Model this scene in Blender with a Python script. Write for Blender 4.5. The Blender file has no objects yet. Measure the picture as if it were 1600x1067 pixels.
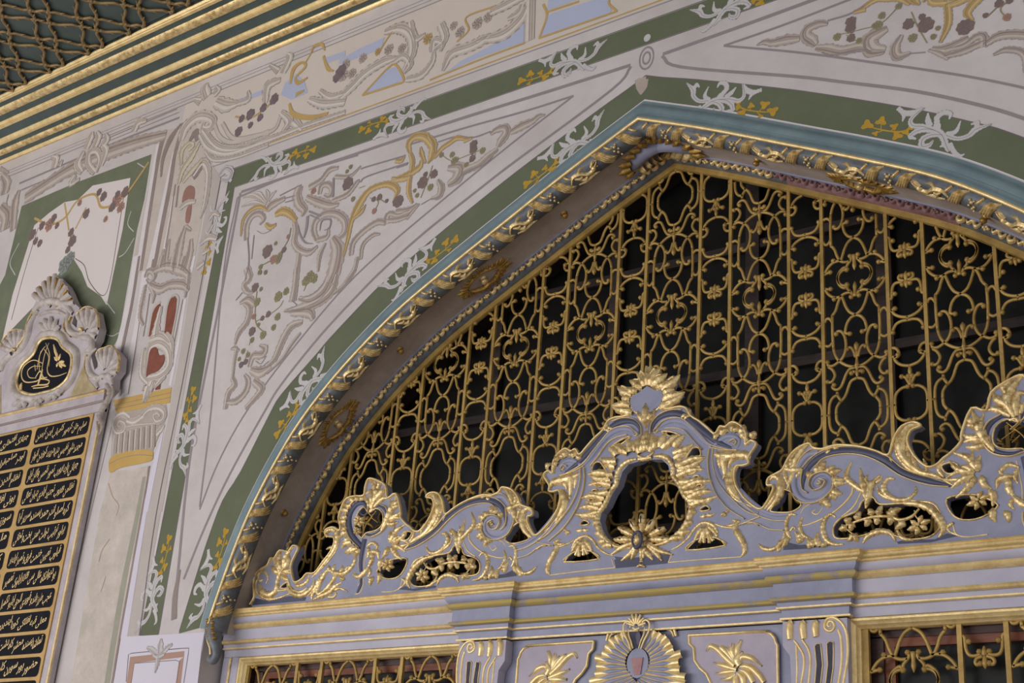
import bpy, bmesh, math, random
from mathutils import Vector, Matrix
from mathutils.geometry import delaunay_2d_cdt
random.seed(7)
SC = bpy.context.scene
COL = SC.collection

# ---------------------------------------------------------------- camera
F_PX = 2140.0
PITCH, YAW, ROLL = 1.96828808, 0.66156259, 0.0786793
CAM = Vector((3.04, -4.8, 1.6))
RM = (Matrix.Rotation(YAW, 3, 'Z') @ Matrix.Rotation(PITCH, 3, 'X') @ Matrix.Rotation(ROLL, 3, 'Z'))
cd = bpy.data.cameras.new('camera')
cd.sensor_width = 36.0
cd.lens = F_PX / 1600.0 * 36.0
cd.clip_end = 200
cam = bpy.data.objects.new('camera', cd)
cam.matrix_world = Matrix.Translation(CAM) @ RM.to_4x4()
COL.objects.link(cam)
SC.camera = cam

# ---------------------------------------------------------------- light
world = bpy.data.worlds.new('sky'); SC.world = world
world.use_nodes = True
world.node_tree.nodes['Background'].inputs[0].default_value = (1.0, 0.985, 0.985, 1)
world.node_tree.nodes['Background'].inputs[1].default_value = 0.74
def area(name, loc, target, size, size_y, power, color):
    l = bpy.data.lights.new(name, 'AREA'); l.shape = 'RECTANGLE'
    l.size = size; l.size_y = size_y; l.energy = power; l.color = color
    o = bpy.data.objects.new(name, l); o.location = loc
    o.rotation_euler = (Vector(target) - Vector(loc)).to_track_quat('-Z', 'Y').to_euler()
    COL.objects.link(o)
area('courtyard_daylight', (-5.5, -9.0, 1.6), (-1.0, 0, 4.6), 9.0, 3.0, 560, (1.0, 0.965, 0.93))
SC.view_settings.view_transform = 'Standard'
SC.view_settings.look = 'None'
SC.view_settings.gamma = 1.0
SC.view_settings.use_curve_mapping = False
SC.view_settings.exposure = -0.12

# ---------------------------------------------------------------- pixel -> place
def W(x, y, Y=0.0):
    """point of the wall-parallel plane at depth Y seen at photo pixel (x, y)"""
    d = RM @ Vector(((x - 800.0) / F_PX, -(y - 533.5) / F_PX, -1.0))
    return CAM + d * ((Y - CAM.y) / d.y)
def WZ(x, y, Z):
    d = RM @ Vector(((x - 800.0) / F_PX, -(y - 533.5) / F_PX, -1.0))
    return CAM + d * ((Z - CAM.z) / d.z)
def PX(p):
    c = RM.transposed() @ (Vector(p) - CAM)
    return 800 + F_PX * c.x / -c.z, 533.5 - F_PX * c.y / -c.z
class Crop:
    """coordinates measured in an enlarged detail of the photograph"""
    def __init__(s, ox, oy, k, Y=0.0): s.ox, s.oy, s.k, s.Y = ox, oy, k, Y
    def __call__(s, *xy, Y=None):
        Y = s.Y if Y is None else Y
        out = []
        for x, y in zip(xy[0::2], xy[1::2]):
            p = W(s.ox + x / s.k, s.oy + y / s.k, Y); out.append((p.x, p.z))
        return out
    def mm(s, x, y, w, Y=None):
        """size in metres of w crop pixels near (x, y)"""
        a = W(s.ox + x / s.k, s.oy + y / s.k, s.Y if Y is None else Y)
        b = W(s.ox + x / s.k, s.oy + (y + w) / s.k, s.Y if Y is None else Y)
        return abs(a.z - b.z)

# ---------------------------------------------------------------- materials
MATS = {}
def mat(name, c1, c2=None, rough=0.6, metal=0.0, scale=6.0, bump=0.0, bscale=60.0, c3=None, detail=6, lo=0.35, hi=0.65, spec=0.5, stretch=(1, 1, 1)):
    if name in MATS: return MATS[name]
    m = bpy.data.materials.new(name); m.use_nodes = True
    nt = m.node_tree; N = nt.nodes; L = nt.links
    b = N['Principled BSDF']
    b.inputs['Roughness'].default_value = rough
    b.inputs['Metallic'].default_value = metal
    b.inputs['Specular IOR Level'].default_value = spec
    if c2 is None: c2 = tuple(min(1, v * 0.9) for v in c1)
    tc = N.new('ShaderNodeTexCoord'); mp = N.new('ShaderNodeMapping'); mp.inputs['Scale'].default_value = stretch
    L.new(tc.outputs['Object'], mp.inputs[0])
    n = N.new('ShaderNodeTexNoise'); n.inputs['Scale'].default_value = scale; n.inputs['Detail'].default_value = detail; n.inputs['Roughness'].default_value = 0.74
    L.new(mp.outputs[0], n.inputs['Vector'])
    r = N.new('ShaderNodeValToRGB'); L.new(n.outputs[0], r.inputs[0])
    r.color_ramp.elements[0].position = lo; r.color_ramp.elements[0].color = (*c2, 1)
    r.color_ramp.elements[1].position = hi; r.color_ramp.elements[1].color = (*c1, 1)
    if c3:
        e = r.color_ramp.elements.new(min(1.0, hi + 0.12)); e.color = (*c3, 1)
    L.new(r.outputs[0], b.inputs['Base Color'])
    if bump:
        n2 = N.new('ShaderNodeTexNoise'); n2.inputs['Scale'].default_value = bscale; n2.inputs['Detail'].default_value = 4
        L.new(mp.outputs[0], n2.inputs['Vector'])
        bp = N.new('ShaderNodeBump'); bp.inputs['Strength'].default_value = bump; bp.inputs['Distance'].default_value = 0.004
        L.new(n2.outputs[0], bp.inputs['Height']); L.new(bp.outputs[0], b.inputs['Normal'])
    MATS[name] = m
    return m
def srgb(r, g, b):
    f = lambda v: ((v / 255 + 0.055) / 1.055) ** 2.4 if v > 10 else v / 255 / 12.92
    return (f(r), f(g), f(b))

# ---------------------------------------------------------------- mesh helpers
def cr(pts, n=6, closed=False):
    """Catmull-Rom curve through 2D/3D points"""
    P = [Vector(p) for p in pts]
    if len(P) < 3 and not closed: 
        return P
    out = []
    m = len(P)
    rng = range(m) if closed else range(m - 1)
    for i in rng:
        p1, p2 = P[i], P[(i + 1) % m]
        p0 = P[(i - 1) % m] if closed else (P[i - 1] if i > 0 else p1 * 2 - p2)
        p3 = P[(i + 2) % m] if closed else (P[i + 2] if i + 2 < m else p2 * 2 - p1)
        for k in range(n):
            t = k / n
            out.append(0.5 * ((2 * p1) + (p2 - p0) * t + (2 * p0 - 5 * p1 + 4 * p2 - p3) * t * t + (3 * p1 - p0 - 3 * p2 + p3) * t ** 3))
    if not closed: out.append(P[-1])
    return out
def lerp(a, b, t): return a + (b - a) * t
def wid(w, t):
    """width profile: number, (w0, w1) or list of widths spread evenly"""
    if isinstance(w, (int, float)): return w
    k = t * (len(w) - 1); i = min(int(k), len(w) - 2)
    return lerp(w[i], w[i + 1], k - i)
class MB:
    def __init__(s): s.v = []; s.f = []
    def quadstrip(s, rows, close_u=False, close_v=False):
        b = len(s.v); nr = len(rows); nc = len(rows[0])
        for r in rows: s.v.extend([tuple(p) for p in r])
        for i in range(nr if close_v else nr - 1):
            for j in range(nc if close_u else nc - 1):
                i2, j2 = (i + 1) % nr, (j + 1) % nc
                s.f.append((b + i * nc + j, b + i * nc + j2, b + i2 * nc + j2, b + i2 * nc + j))
    def ribbon(s, pts, w, Y, n=6, teeth=0.0):
        """flat painted stroke in the wall plane; teeth = leafy edge"""
        c = cr(pts, n) if n else [Vector(p) for p in pts]
        if teeth:
            ln = sum((c[i + 1] - c[i]).length for i in range(len(c) - 1)); mw = max(wid(w, k / 6) for k in range(7))
            nt_ = max(2, int(ln / (mw * .55) + .5)); kk = max(1, round(nt_ * 5 / max(1, len(c) - 1)))
            c = [c[i].lerp(c[i + 1], j / kk) for i in range(len(c) - 1) for j in range(kk)] + [c[-1]]
        rows = []
        m = len(c)
        for i, p in enumerate(c):
            t = (c[min(i + 1, m - 1)] - c[max(i - 1, 0)])
            t = t.normalized() if t.length > 1e-9 else Vector((1, 0))
            nn = Vector((-t.y, t.x)); h = wid(w, i / max(1, m - 1)) * 0.5
            if teeth: h *= 1 - teeth * .55 + teeth * ((i / max(1, m - 1) * nt_) % 1.0)
            a, b = p + nn * h, p - nn * h
            yy = Y - 6e-5 * i / max(1, m - 1)
            rows.append([(a.x, yy, a.y), (b.x, yy, b.y)])
        s.quadstrip(rows)
    def relief(s, pts, w, h, Y, n=6, sec=((-1, 0), (-.72, .66), (0, 1), (.72, .66), (1, 0)), lift=0.0, leaf=False):
        """half-round carved stroke standing proud of plane Y (towards -Y); leaf = fluted with toothed edges"""
        c = cr(pts, n) if n else [Vector(p) for p in pts]
        if leaf:
            sec = ((-1.0, -.25), (-.86, .34), (-.62, .42), (-.48, .74), (-.22, .66), (0, 1), (.22, .66), (.48, .74), (.62, .42), (.86, .34), (1.0, -.25))
            ln = sum((c[i + 1] - c[i]).length for i in range(len(c) - 1)); mw = max(wid(w, k / 6) for k in range(7))
            teeth = max(2, int(ln / (mw * .62) + .5))
            k = max(1, round(teeth * 4 / max(1, len(c) - 1)))
            c = [c[i].lerp(c[i + 1], j / k) for i in range(len(c) - 1) for j in range(k)] + [c[-1]]
        rows = []; m = len(c)
        for i, p in enumerate(c):
            t = (c[min(i + 1, m - 1)] - c[max(i - 1, 0)])
            t = t.normalized() if t.length > 1e-9 else Vector((1, 0))
            nn = Vector((-t.y, t.x)); k = i / max(1, m - 1)
            ww = wid(w, k) * 0.5; hh = wid(h, k); ll = wid(lift, k)
            if leaf:
                ph = (k * teeth) % 1.0
                ww *= .72 + .36 * ph; hh *= .88 + .16 * ph
            rows.append([(p.x + nn.x * a * ww, Y - b * hh - (ll if b else 0), p.y + nn.y * a * ww) for a, b in sec])
        s.quadstrip(rows)
    def tube(s, pts, r, n=6, seg=6, Y=None, smooth=True, caps=True):
        P = [Vector((p[0], Y, p[1])) if Y is not None else Vector(p) for p in pts]
        if smooth: P = cr(P, n)
        rows = []; m = len(P)
        prev = None
        for i, p in enumerate(P):
            t = P[min(i + 1, m - 1)] - P[max(i - 1, 0)]
            t = t.normalized() if t.length > 1e-9 else Vector((1, 0, 0))
            a = t.cross(Vector((0, 1, 0)))
            if a.length < 1e-4: a = t.cross(Vector((0, 0, 1)))
            a.normalize(); b = t.cross(a)
            rr = wid(r, i / max(1, m - 1))
            rows.append([tuple(p + (a * math.cos(k * 2 * math.pi / seg) + b * math.sin(k * 2 * math.pi / seg)) * rr) for k in range(seg)])
        base = len(s.v)
        s.quadstrip(rows, close_u=True)
        if caps:
            s.f.append(tuple(range(base, base + seg))[::-1]); s.f.append(tuple(range(base + (m - 1) * seg, base + m * seg)))
    def ball(s, c, r, n=5, m=7, sc=(1, 1, 1)):
        c = Vector(c); rows = []
        for i in range(n + 1):
            a = math.pi * i / n
            rows.append([(c.x + r * sc[0] * math.sin(a) * math.cos(2 * math.pi * j / m), c.y - r * sc[1] * math.cos(a), c.z + r * sc[2] * math.sin(a) * math.sin(2 * math.pi * j / m)) for j in range(m)])
        s.quadstrip(rows, close_u=True)
    def box(s, x0, x1, y0, y1, z0, z1):
        b = len(s.v)
        s.v += [(x, y, z) for x in (x0, x1) for y in (y0, y1) for z in (z0, z1)]
        s.f += [(b, b + 1, b + 3, b + 2), (b + 4, b + 6, b + 7, b + 5), (b, b + 4, b + 5, b + 1), (b + 2, b + 3, b + 7, b + 6), (b, b + 2, b + 6, b + 4), (b + 1, b + 5, b + 7, b + 3)]
    def plate(s, loops, Y0, Y1=None):
        """polygon (first loop) with holes, at Y0, extruded back to Y1"""
        L = [[Vector((p[0], p[1])) for p in lp] for lp in loops]
        for k, lp in enumerate(L):        # outline counter-clockwise, holes clockwise
            ar = sum(lp[i - 1].x * lp[i].y - lp[i].x * lp[i - 1].y for i in range(len(lp)))
            if (ar < 0) == (k == 0): lp.reverse()
        flat = [p for lp in L for p in lp]; faces = []; o = 0
        for lp in L: faces.append(list(range(o, o + len(lp)))); o += len(lp)
        r = delaunay_2d_cdt(flat, [], faces, 2, 1e-6)
        b = len(s.v)
        s.v += [(p.x, Y0, p.y) for p in r[0]]
        for t in r[2]:
            A, B, Cc = (r[0][i] for i in t[:3])
            if (B.x - A.x) * (Cc.y - A.y) - (B.y - A.y) * (Cc.x - A.x) < 0: t = t[::-1]
            s.f.append(tuple(b + i for i in t))
        if Y1 is not None:
            b = len(s.v); n = len(flat)
            s.v += [(p.x, Y0, p.y) for p in flat]
            s.v += [(p.x, Y1, p.y) for p in flat]
            o = 0
            for lp in L:
                k = len(lp)
                for i in range(k):
                    j = (i + 1) % k
                    s.f.append((b + o + i, b + o + j, b + n + o + j, b + n + o + i))
                o += k
    def sweep(s, path, prof):
        """path: list of (origin, axis_a, axis_b); prof: list of (a, b)"""
        s.quadstrip([[tuple(o + A * a + B * b) for a, b in prof] for o, A, B in path])
    def build(s, name, material, parent=None, smooth=True, mirror=False, origin=None):
        me = bpy.data.meshes.new(name)
        V = [(-x, y, z) for x, y, z in s.v] if mirror else s.v
        me.from_pydata(V, [], s.f if not mirror else [f[::-1] for f in s.f])
        me.materials.append(material)
        if smooth: me.polygons.foreach_set('use_smooth', [True] * len(me.polygons))
        o = bpy.data.objects.new(name, me); COL.objects.link(o)
        if parent: o.parent = parent
        return o
def autosmooth(o, ang=40):
    """flat edges above the angle stay crisp"""
    me = o.data; bm = bmesh.new(); bm.from_mesh(me)
    bmesh.ops.remove_doubles(bm, verts=bm.verts, dist=1e-5)
    bmesh.ops.recalc_face_normals(bm, faces=bm.faces)
    for e in bm.edges:
        if len(e.link_faces) == 2 and e.calc_face_angle(0) > math.radians(ang): e.smooth = False
    bm.to_mesh(me); bm.free()
    return o
def empty(name, loc=(0, 0, 0)):
    o = bpy.data.objects.new(name, None); o.location = loc; o.empty_display_size = 0.1
    COL.objects.link(o); return o
def tag(o, label=None, cat=None, group=None, kind=None):
    if label: o['label'] = label
    if cat: o['category'] = cat
    if group: o['group'] = group
    if kind: o['kind'] = kind
    return o
def inst(mesh_obj, name, parent, M=None):
    """a copy sharing mesh data"""
    c = mesh_obj.copy(); c.name = name; COL.objects.link(c)
    c.parent = parent
    if M is not None: c.matrix_basis = M
    return c
def mirror_copy(o, parent):
    """the same part on the other half of the symmetrical facade (world X -> -X)"""
    me = o.data.copy()
    M = o.matrix_basis
    me.transform(M); me.transform(Matrix.Scale(-1, 4, Vector((1, 0, 0)))); me.flip_normals()
    c = bpy.data.objects.new(o.name.split('.')[0], me); COL.objects.link(c); c.parent = parent
    for k in ('label', 'kind'):
        if k in o: c[k] = o[k]
    return c

# colours
GOLD = mat('gilding', (0.84, 0.65, 0.34), (0.40, 0.26, 0.09), rough=0.36, metal=0.5, scale=26, bump=0.4, bscale=140, lo=.36, hi=.58)
GOLD_PALE = mat('gilding_pale', (0.88, 0.69, 0.36), (0.64, 0.46, 0.20), rough=0.34, metal=0.4, scale=16, bump=0.25, bscale=120)
GOLD_DARK = mat('gilding_dark', (0.50, 0.31, 0.08), (0.24, 0.13, 0.03), rough=0.42, metal=0.6, scale=30, bump=0.4, bscale=140)
IRON = mat('gold_painted_iron', srgb(180, 148, 82), srgb(142, 113, 58), rough=0.48, metal=0.25, scale=9, bump=0.1)
LAV = mat('lavender_paint', srgb(147, 149, 174), srgb(129, 131, 157), rough=0.5, scale=5, bump=0.06)
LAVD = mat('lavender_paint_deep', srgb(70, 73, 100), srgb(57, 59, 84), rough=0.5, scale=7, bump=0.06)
WHITE_L = mat('pale_lilac_paint', srgb(180, 177, 194), srgb(164, 161, 179), rough=0.55, scale=3, bump=0.05)
PLASTER = mat('plaster_white', srgb(203, 196, 197), srgb(185, 177, 177), rough=0.8, scale=1.3, bump=0.08, bscale=40)
TEAL = mat('teal_paint', srgb(122, 141, 148), srgb(102, 121, 130), rough=0.5, scale=4, bump=0.05)
TEALD = mat('grey_teal_paint', srgb(110, 114, 122), srgb(72, 77, 85), rough=0.5, scale=9, bump=0.08)
TAUPE = mat('taupe_plaster', srgb(186, 174, 169), srgb(152, 139, 134), rough=0.75, scale=2.6, bump=0.15, bscale=35, detail=8)
CEIL = mat('dark_green_paint', srgb(72, 86, 84), srgb(60, 72, 71), rough=0.55, scale=4, bump=0.05)
# ================================================================ STRUCTURE
ARCH_L = [(-2.492, 2.86), (-2.475, 2.95), (-2.435, 3.095), (-2.38, 3.27), (-2.32, 3.43), (-2.235, 3.60), (-2.13, 3.775), (-2.03, 3.915), (-1.89, 4.067), (-1.70, 4.235), (-1.42, 4.44), (-1.111, 4.61), (-.767, 4.785), (-.37, 4.985), (0, 5.155)]
AL = cr(ARCH_L, 6)
def arch(s, zmin=None):
    """arch line shifted inwards by s; full left-to-right list of (x, z)"""
    out = []
    n = len(AL)
    for i, p in enumerate(AL):
        t = (AL[min(i + 1, n - 1)] - AL[max(i - 1, 0)]).normalized()
        nn = Vector((t.y, -t.x))
        if i == n - 1:
            out.append(Vector((0, p.y + s / nn.y)))
        else:
            out.append(p + nn * s)
    if zmin is not None: out = [p for p in out if p.y >= zmin]
    out = [p for p in out[:-1] if p.x < -0.004] + [out[-1]]
    return out + [Vector((-p.x, p.y)) for p in out[-2::-1]]
def arch_sweep(mb, prof, half=None, zmin=None):
    """prof: list of (s, Y)"""
    rows = []
    lines = [arch(s) for s, Y in prof]
    n = min(len(l) for l in lines)
    L2 = []
    for l in lines:
        if len(l) > n:
            k = (len(l) - n) // 2; mid = len(l) // 2
            l = l[:mid - k] + [l[mid]] + l[mid + k + 1:]
        L2.append(l)
    for i in range(n):
        rows.append([(L2[j][i].x, prof[j][1], L2[j][i].y) for j in range(len(prof))])
    if half: rows = [r for r in rows if half(r[0][0])]
    mb.quadstrip(rows)
JX = 2.573          # jamb edge below the arch
ZE = 2.982          # top of the entablature
wm = MB()
op = arch(-0.02)
outer = [(-9.5, 0), (-9.5, 7.1), (5.2, 7.1), (5.2, 0), (JX, 0), (JX, 2.86)] + [(p.x, p.y) for p in op[::-1]] + [(-JX, 2.86), (-JX, 0)]
wm.plate([outer[::-1]], 0.0, 0.4)
wall = wm.build('wall_front', PLASTER, smooth=False)
tag(wall, 'painted plaster wall with green bands and rococo panels around the arch', kind='structure')
# back wall of the dark room behind the lunette is far; window panels follow later
bw = MB(); bw.plate([[(-JX, 0), (JX, 0), (JX, 5.2), (-JX, 5.2)]], .50, .6)
wb = bw.build('wall_back', mat('dark_interior', (.012, .010, .009), (.006, .005, .005), rough=.9), smooth=False)
tag(wb, 'dark interior wall behind the windows', kind='structure')
fl = MB(); fl.box(-9.5, 7.5, -9, 0.0, -0.1, 0.0)
floor = fl.build('floor', mat('stone_paving', srgb(196, 190, 182), srgb(172, 166, 158), rough=0.8, scale=2), smooth=False)
tag(floor, 'grey stone paving in front of the facade', kind='structure')
# ================================================================ ARCH SURROUND
def trim(name, label, prof, m, half=None):
    b = MB(); arch_sweep(b, prof, half); o = b.build(name, m); autosmooth(o, 50); return o
t1 = empty('trim_1', (0, 0, 2.86)); tag(t1, 'moulded arch surround, teal outside and gilded foliage inside', kind='structure')
T1I = Matrix.Translation((0, 0, -2.86))
def part_of(o, root):
    o.parent = root; o.matrix_parent_inverse = Matrix.Translation(-root.location); return o
def arc_prof(cx, cy, r, a0, a1, n=8):
    return [(cx + r * math.cos(math.radians(lerp(a0, a1, i / n))), cy + r * math.sin(math.radians(lerp(a0, a1, i / n)))) for i in range(n + 1)]
teal_prof = [(-.118, 0.001), (-.118, -.010), (-.106, -.012), (-.098, -.018), (-.085, -.034), (-.07, -.040), (-.05, -.040), (-.048, -.044), (-.032, -.046), (-.028, -.052), (-.016, -.054), (-.014, -.03)]
part_of(trim('teal_moulding', '', teal_prof, TEAL), t1)
part_of(trim('white_edge_line', '', [(-.131, -.0012), (-.1182, -.0012)], mat('white_line_paint', srgb(214, 206, 210), rough=.8)), t1)
part_of(trim('gilded_bead', '', arc_prof(-.008, -.05, .009, 160, 380, 8), GOLD_PALE), t1)
TOR = [(0.0, -.046), (.018, -.050), (.036, -.042), (.047, -.022), (.050, .004), (.046, .028), (.034, .048)]
part_of(trim('torus_moulding', '', TOR, TEALD), t1)
part_of(trim('taupe_reveal', '', [(.034, .048), (.030, .052), (.022, .15), (.018, .243)], TAUPE), t1)
part_of(trim('lilac_strip', '', [(.018, .236), (.025, .237), (.025, .2505)], LAV), t1)
part_of(trim('inner_gilded_fillet', '', arc_prof(.026, .254, .008, -20, 200, 6), GOLD_PALE), t1)
inner_prof = [(.024, .258), (.034, .262), (.046, .275), (.052, .292), (.050, .308)]
def in_lost(x): return 0.50 < x < 1.44
part_of(trim('inner_moulding', '', inner_prof, TEALD), t1)
LOST = mat('worn_red_bole', srgb(150, 118, 122), srgb(112, 74, 70), rough=.65, scale=10, bump=.25, bscale=50, c3=srgb(166, 140, 146))
part_of(trim('worn_inner_moulding', '', [(s + .0025, Y - .0025) for s, Y in inner_prof], LOST, lambda x: 0.56 < x < 1.42), t1)

# frame lookup along the arch: position, tangent, inward normal at arc length
AF = arch(0.0)
ACC = [0.0]
for i in range(1, len(AF)): ACC.append(ACC[-1] + (AF[i] - AF[i - 1]).length)
ALEN = ACC[-1]; AHALF = ACC[len(AF) // 2]
def arch_at(l):
    l = max(0, min(ALEN - 1e-6, l))
    i = next(k for k in range(1, len(ACC)) if ACC[k] >= l) - 1
    t = (AF[i + 1] - AF[i]).normalized()
    # smooth tangent, but not across the apex
    p = AF[i] + t * (l - ACC[i])
    return p, t, Vector((t.y, -t.x))
def arch_matrix(l, s, Y, flip=False):
    """x along the arch, y = out of the opening's face (-Y world), z = away from the opening"""
    p, t, n = arch_at(l)
    o = p + n * s
    X = Vector((t.x, 0, t.y)); Zv = Vector((-n.x, 0, -n.y)); Yv = Vector((0, 1, 0))
    if flip: X = -X; 
    M = Matrix(((X.x, Yv.x, Zv.x, o.x), (X.y, Yv.y, Zv.y, Y), (X.z, Yv.z, Zv.z, o.y), (0, 0, 0, 1)))
    return M

# ---- carved foliage wrapped over the torus.  local x along, angle round the torus
def tor_pt(x, a, lift):
    """a: 0 = front/top edge of the torus, 1 = back edge next to the reveal"""
    k = a * (len(TOR) - 1); i = max(0, min(int(k), len(TOR) - 2)); f = k - i
    s = lerp(TOR[i][0], TOR[i + 1][0], f); Y = lerp(TOR[i][1], TOR[i + 1][1], f)
    d = Vector((TOR[i + 1][0] - TOR[i][0], TOR[i + 1][1] - TOR[i][1])).normalized()
    nrm = Vector((-d.y, d.x)) * -1.0
    if nrm.x * (s - .01) + nrm.y * (Y - .0) < 0: nrm = -nrm
    return Vector((x, Y + nrm.y * lift, -(s + nrm.x * lift)))
def tor_stroke(mb, pts, w, h):
    """tapered ridge on the torus; pts in (x, a)"""
    c = cr(pts, 4); m = len(c); rows = []
    for i, p in enumerate(c):
        t = c[min(i + 1, m - 1)] - c[max(i - 1, 0)]
        tt = Vector((t.x, t.y * .13)).normalized(); k = i / (m - 1)
        ww = wid(w, k) * .5; hh = wid(h, k)
        ox, oa = -tt.y * ww, tt.x * ww / .13
        rows.append([tor_pt(p.x + ox * q, p.y + oa * q, e * hh - .001) for q, e in ((-1, 0), (-.7, .7), (0, 1), (.7, .7), (1, 0))])
    mb.quadstrip(rows)
def leaf_wrap():
    b = MB()
    for i in range(4):
        x = -.019 + i * .011
        tor_stroke(b, [(x - .028, .03 + .03 * i), (x - .010, .26), (x + .010, .52), (x + .038, .90 - .07 * i)], (.007, .016, .017, .004), (.007, .018, .017, .004))
    tor_stroke(b, [(.030, .10), (.044, .28), (.060, .36)], (.016, .018, .004), (.010, .012, .004))
    return b
def scroll_chain():
    b = MB()
    tor_stroke(b, [(-.085, .52), (-.055, .34), (-.018, .40), (.014, .58), (.050, .56), (.085, .38)], (.008, .018, .020, .020, .018, .006), (.008, .015, .016, .016, .014, .005))
    for x, a0, s_ in ((-.05, .42, 1), (-.02, .36, -1), (.01, .50, 1), (.035, .62, -1), (-.035, .55, 1), (.05, .44, -1)):
        tor_stroke(b, [(x - .006, a0), (x + .018, a0 + .12 * s_), (x + .042, a0 + .07 * s_)], (.014, .017, .004), (.010, .014, .004))
    tor_stroke(b, [(-.06, .72), (-.02, .80), (.03, .76), (.06, .84)], (.006, .014, .014, .004), (.006, .011, .011, .004))
    return b
def berry_bud():
    b = MB()
    for x, a, r in ((0, .35, .009), (.012, .48, .007), (-.012, .48, .007), (0, .58, .008), (.010, .30, .006), (-.010, .3, .005), (0.004, .76, .006)):
        p = tor_pt(x, a, .004); b.ball(p, r, 4, 6)
    return b
protos = {}
for nm, fn in (('leaf_wrap', leaf_wrap), ('scroll_chain', scroll_chain), ('berry_bud', berry_bud)):
    protos[nm] = fn
def arc_of(px, py, Y, s=.022):
    w = W(px, py, Y); best = None
    for k in range(1600):
        l = ALEN * k / 1600; p, t, n = arch_at(l); q = p + n * s
        d = (q.x - w.x) ** 2 + (q.y - w.z) ** 2
        if best is None or d < best[0]: best = (d, l)
    return best[1]
def place_torus():
    base = {}
    lw = arc_of(783.7, 363.7, -.02)
    def put(nm, l, flip):
        M = arch_matrix(l, 0, 0, flip)
        if nm not in base:
            o = protos[nm]().build(nm, GOLD); autosmooth(o, 60); base[nm] = o
            o.parent = t1; o.matrix_parent_inverse = T1I; o.matrix_basis = M
        else:
            c = inst(base[nm], nm, t1, M); c.matrix_parent_inverse = T1I
    for k in range(-4, 12):
        for nm, off in (('leaf_wrap', 0), ('berry_bud', .078), ('leaf_wrap', .151), ('scroll_chain', .277)):
            l = lw - k * .4025 - off
            if not .10 < l < AHALF - .035: continue
            for side in (0, 1): put(nm, l if side == 0 else ALEN - l, side == 1)
place_torus()

# ---- small gilded leaves on the inner moulding
def inner_leaf(kind):
    b = MB()
    Y = .258
    def st(pts, w, h): b.relief([(x, z) for x, z in pts], w, h, Y)
    if kind == 0:   # S leaf
        st([(-.034, -.026), (-.020, -.044), (-.004, -.034), (-.010, -.018)], (.006, .020, .017, .006), .016)
        st([(-.006, -.032), (.008, -.026), (.022, -.042), (.036, -.030)], (.018, .018, .015, .004), .016)
        st([(.004, -.028), (.012, -.018), (.024, -.020)], (.014, .004), .012)
    elif kind == 1:  # cup
        st([(-.012, -.022), (-.014, -.038), (0, -.046), (.013, -.038), (.012, -.022)], (.010, .018, .022, .018, .010), .018)
    else:            # bud
        for x, z in ((0, -.030), (.011, -.036), (-.011, -.036), (0, -.042)): b.ball((x, Y - .004, z), .0085, 4, 6)
    return b
def place_inner():
    base = {}
    step = .062; n = int(AHALF / step)
    for k in range(n):
        for side in (0, 1):
            d = .05 + k * step
            if d > AHALF - .50: continue
            l = AHALF - d if side == 0 else AHALF + d
            kind = (0, 1, 0, 2)[k % 4]
            M = arch_matrix(l, 0, 0, side == 1)
            lost = side == 1 and .56 < M.translation.x < 1.42
            key = (kind, lost)
            nm = ('acanthus_sprig', 'cup_flower', 'bud_cluster')[kind]
            if key not in base:
                o = inner_leaf(kind).build(nm, LOST if lost else GOLD_PALE); base[key] = o
                o.parent = t1; o.matrix_parent_inverse = T1I; o.matrix_basis = M
            else:
                c = inst(base[key], nm, t1, M); c.matrix_parent_inverse = T1I
place_inner()

# ---- studs and rosettes on the reveal (soffit faces the opening: local z away, build along reveal normal)
def reveal_matrix(l, Y, s=.022, flip=False):
    p, t, n = arch_at(l); o = p + n * s
    X = Vector((t.x, 0, t.y)); Yv = Vector((0, 1, 0)); Zv = Vector((n.x, 0, n.y))   # z sticks out into the opening
    if flip: X = -X
    return Matrix(((X.x, Yv.x, Zv.x, o.x), (X.y, Yv.y, Zv.y, Y), (X.z, Yv.z, Zv.z, o.y), (0, 0, 0, 1)))
def stud():
    b = MB()
    prof = [(.019, 0), (.019, .005), (.013, .008), (.013, .013), (.016, .017), (.0155, .024), (.010, .031), (.0, .034)]
    rows = [[(r * math.cos(a * math.pi / 6), r * math.sin(a * math.pi / 6), z) for a in range(12)] for r, z in prof]
    b.quadstrip(rows, close_u=True); return b
def flat_relief(b, pts, w, h, n=4):
    """relief in the local XY plane rising to +z"""
    c = cr(pts, n); m = len(c); rows = []
    for i, p in enumerate(c):
        t = (c[min(i + 1, m - 1)] - c[max(i - 1, 0)]).normalized(); nn = Vector((-t.y, t.x)); k = i / (m - 1)
        ww = wid(w, k) * .5; hh = wid(h, k)
        rows.append([(p.x + nn.x * q * ww, p.y + nn.y * q * ww, e * hh) for q, e in ((-1, 0), (-.7, .66), (0, 1), (.7, .66), (1, 0))])
    b.quadstrip(rows)
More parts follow.
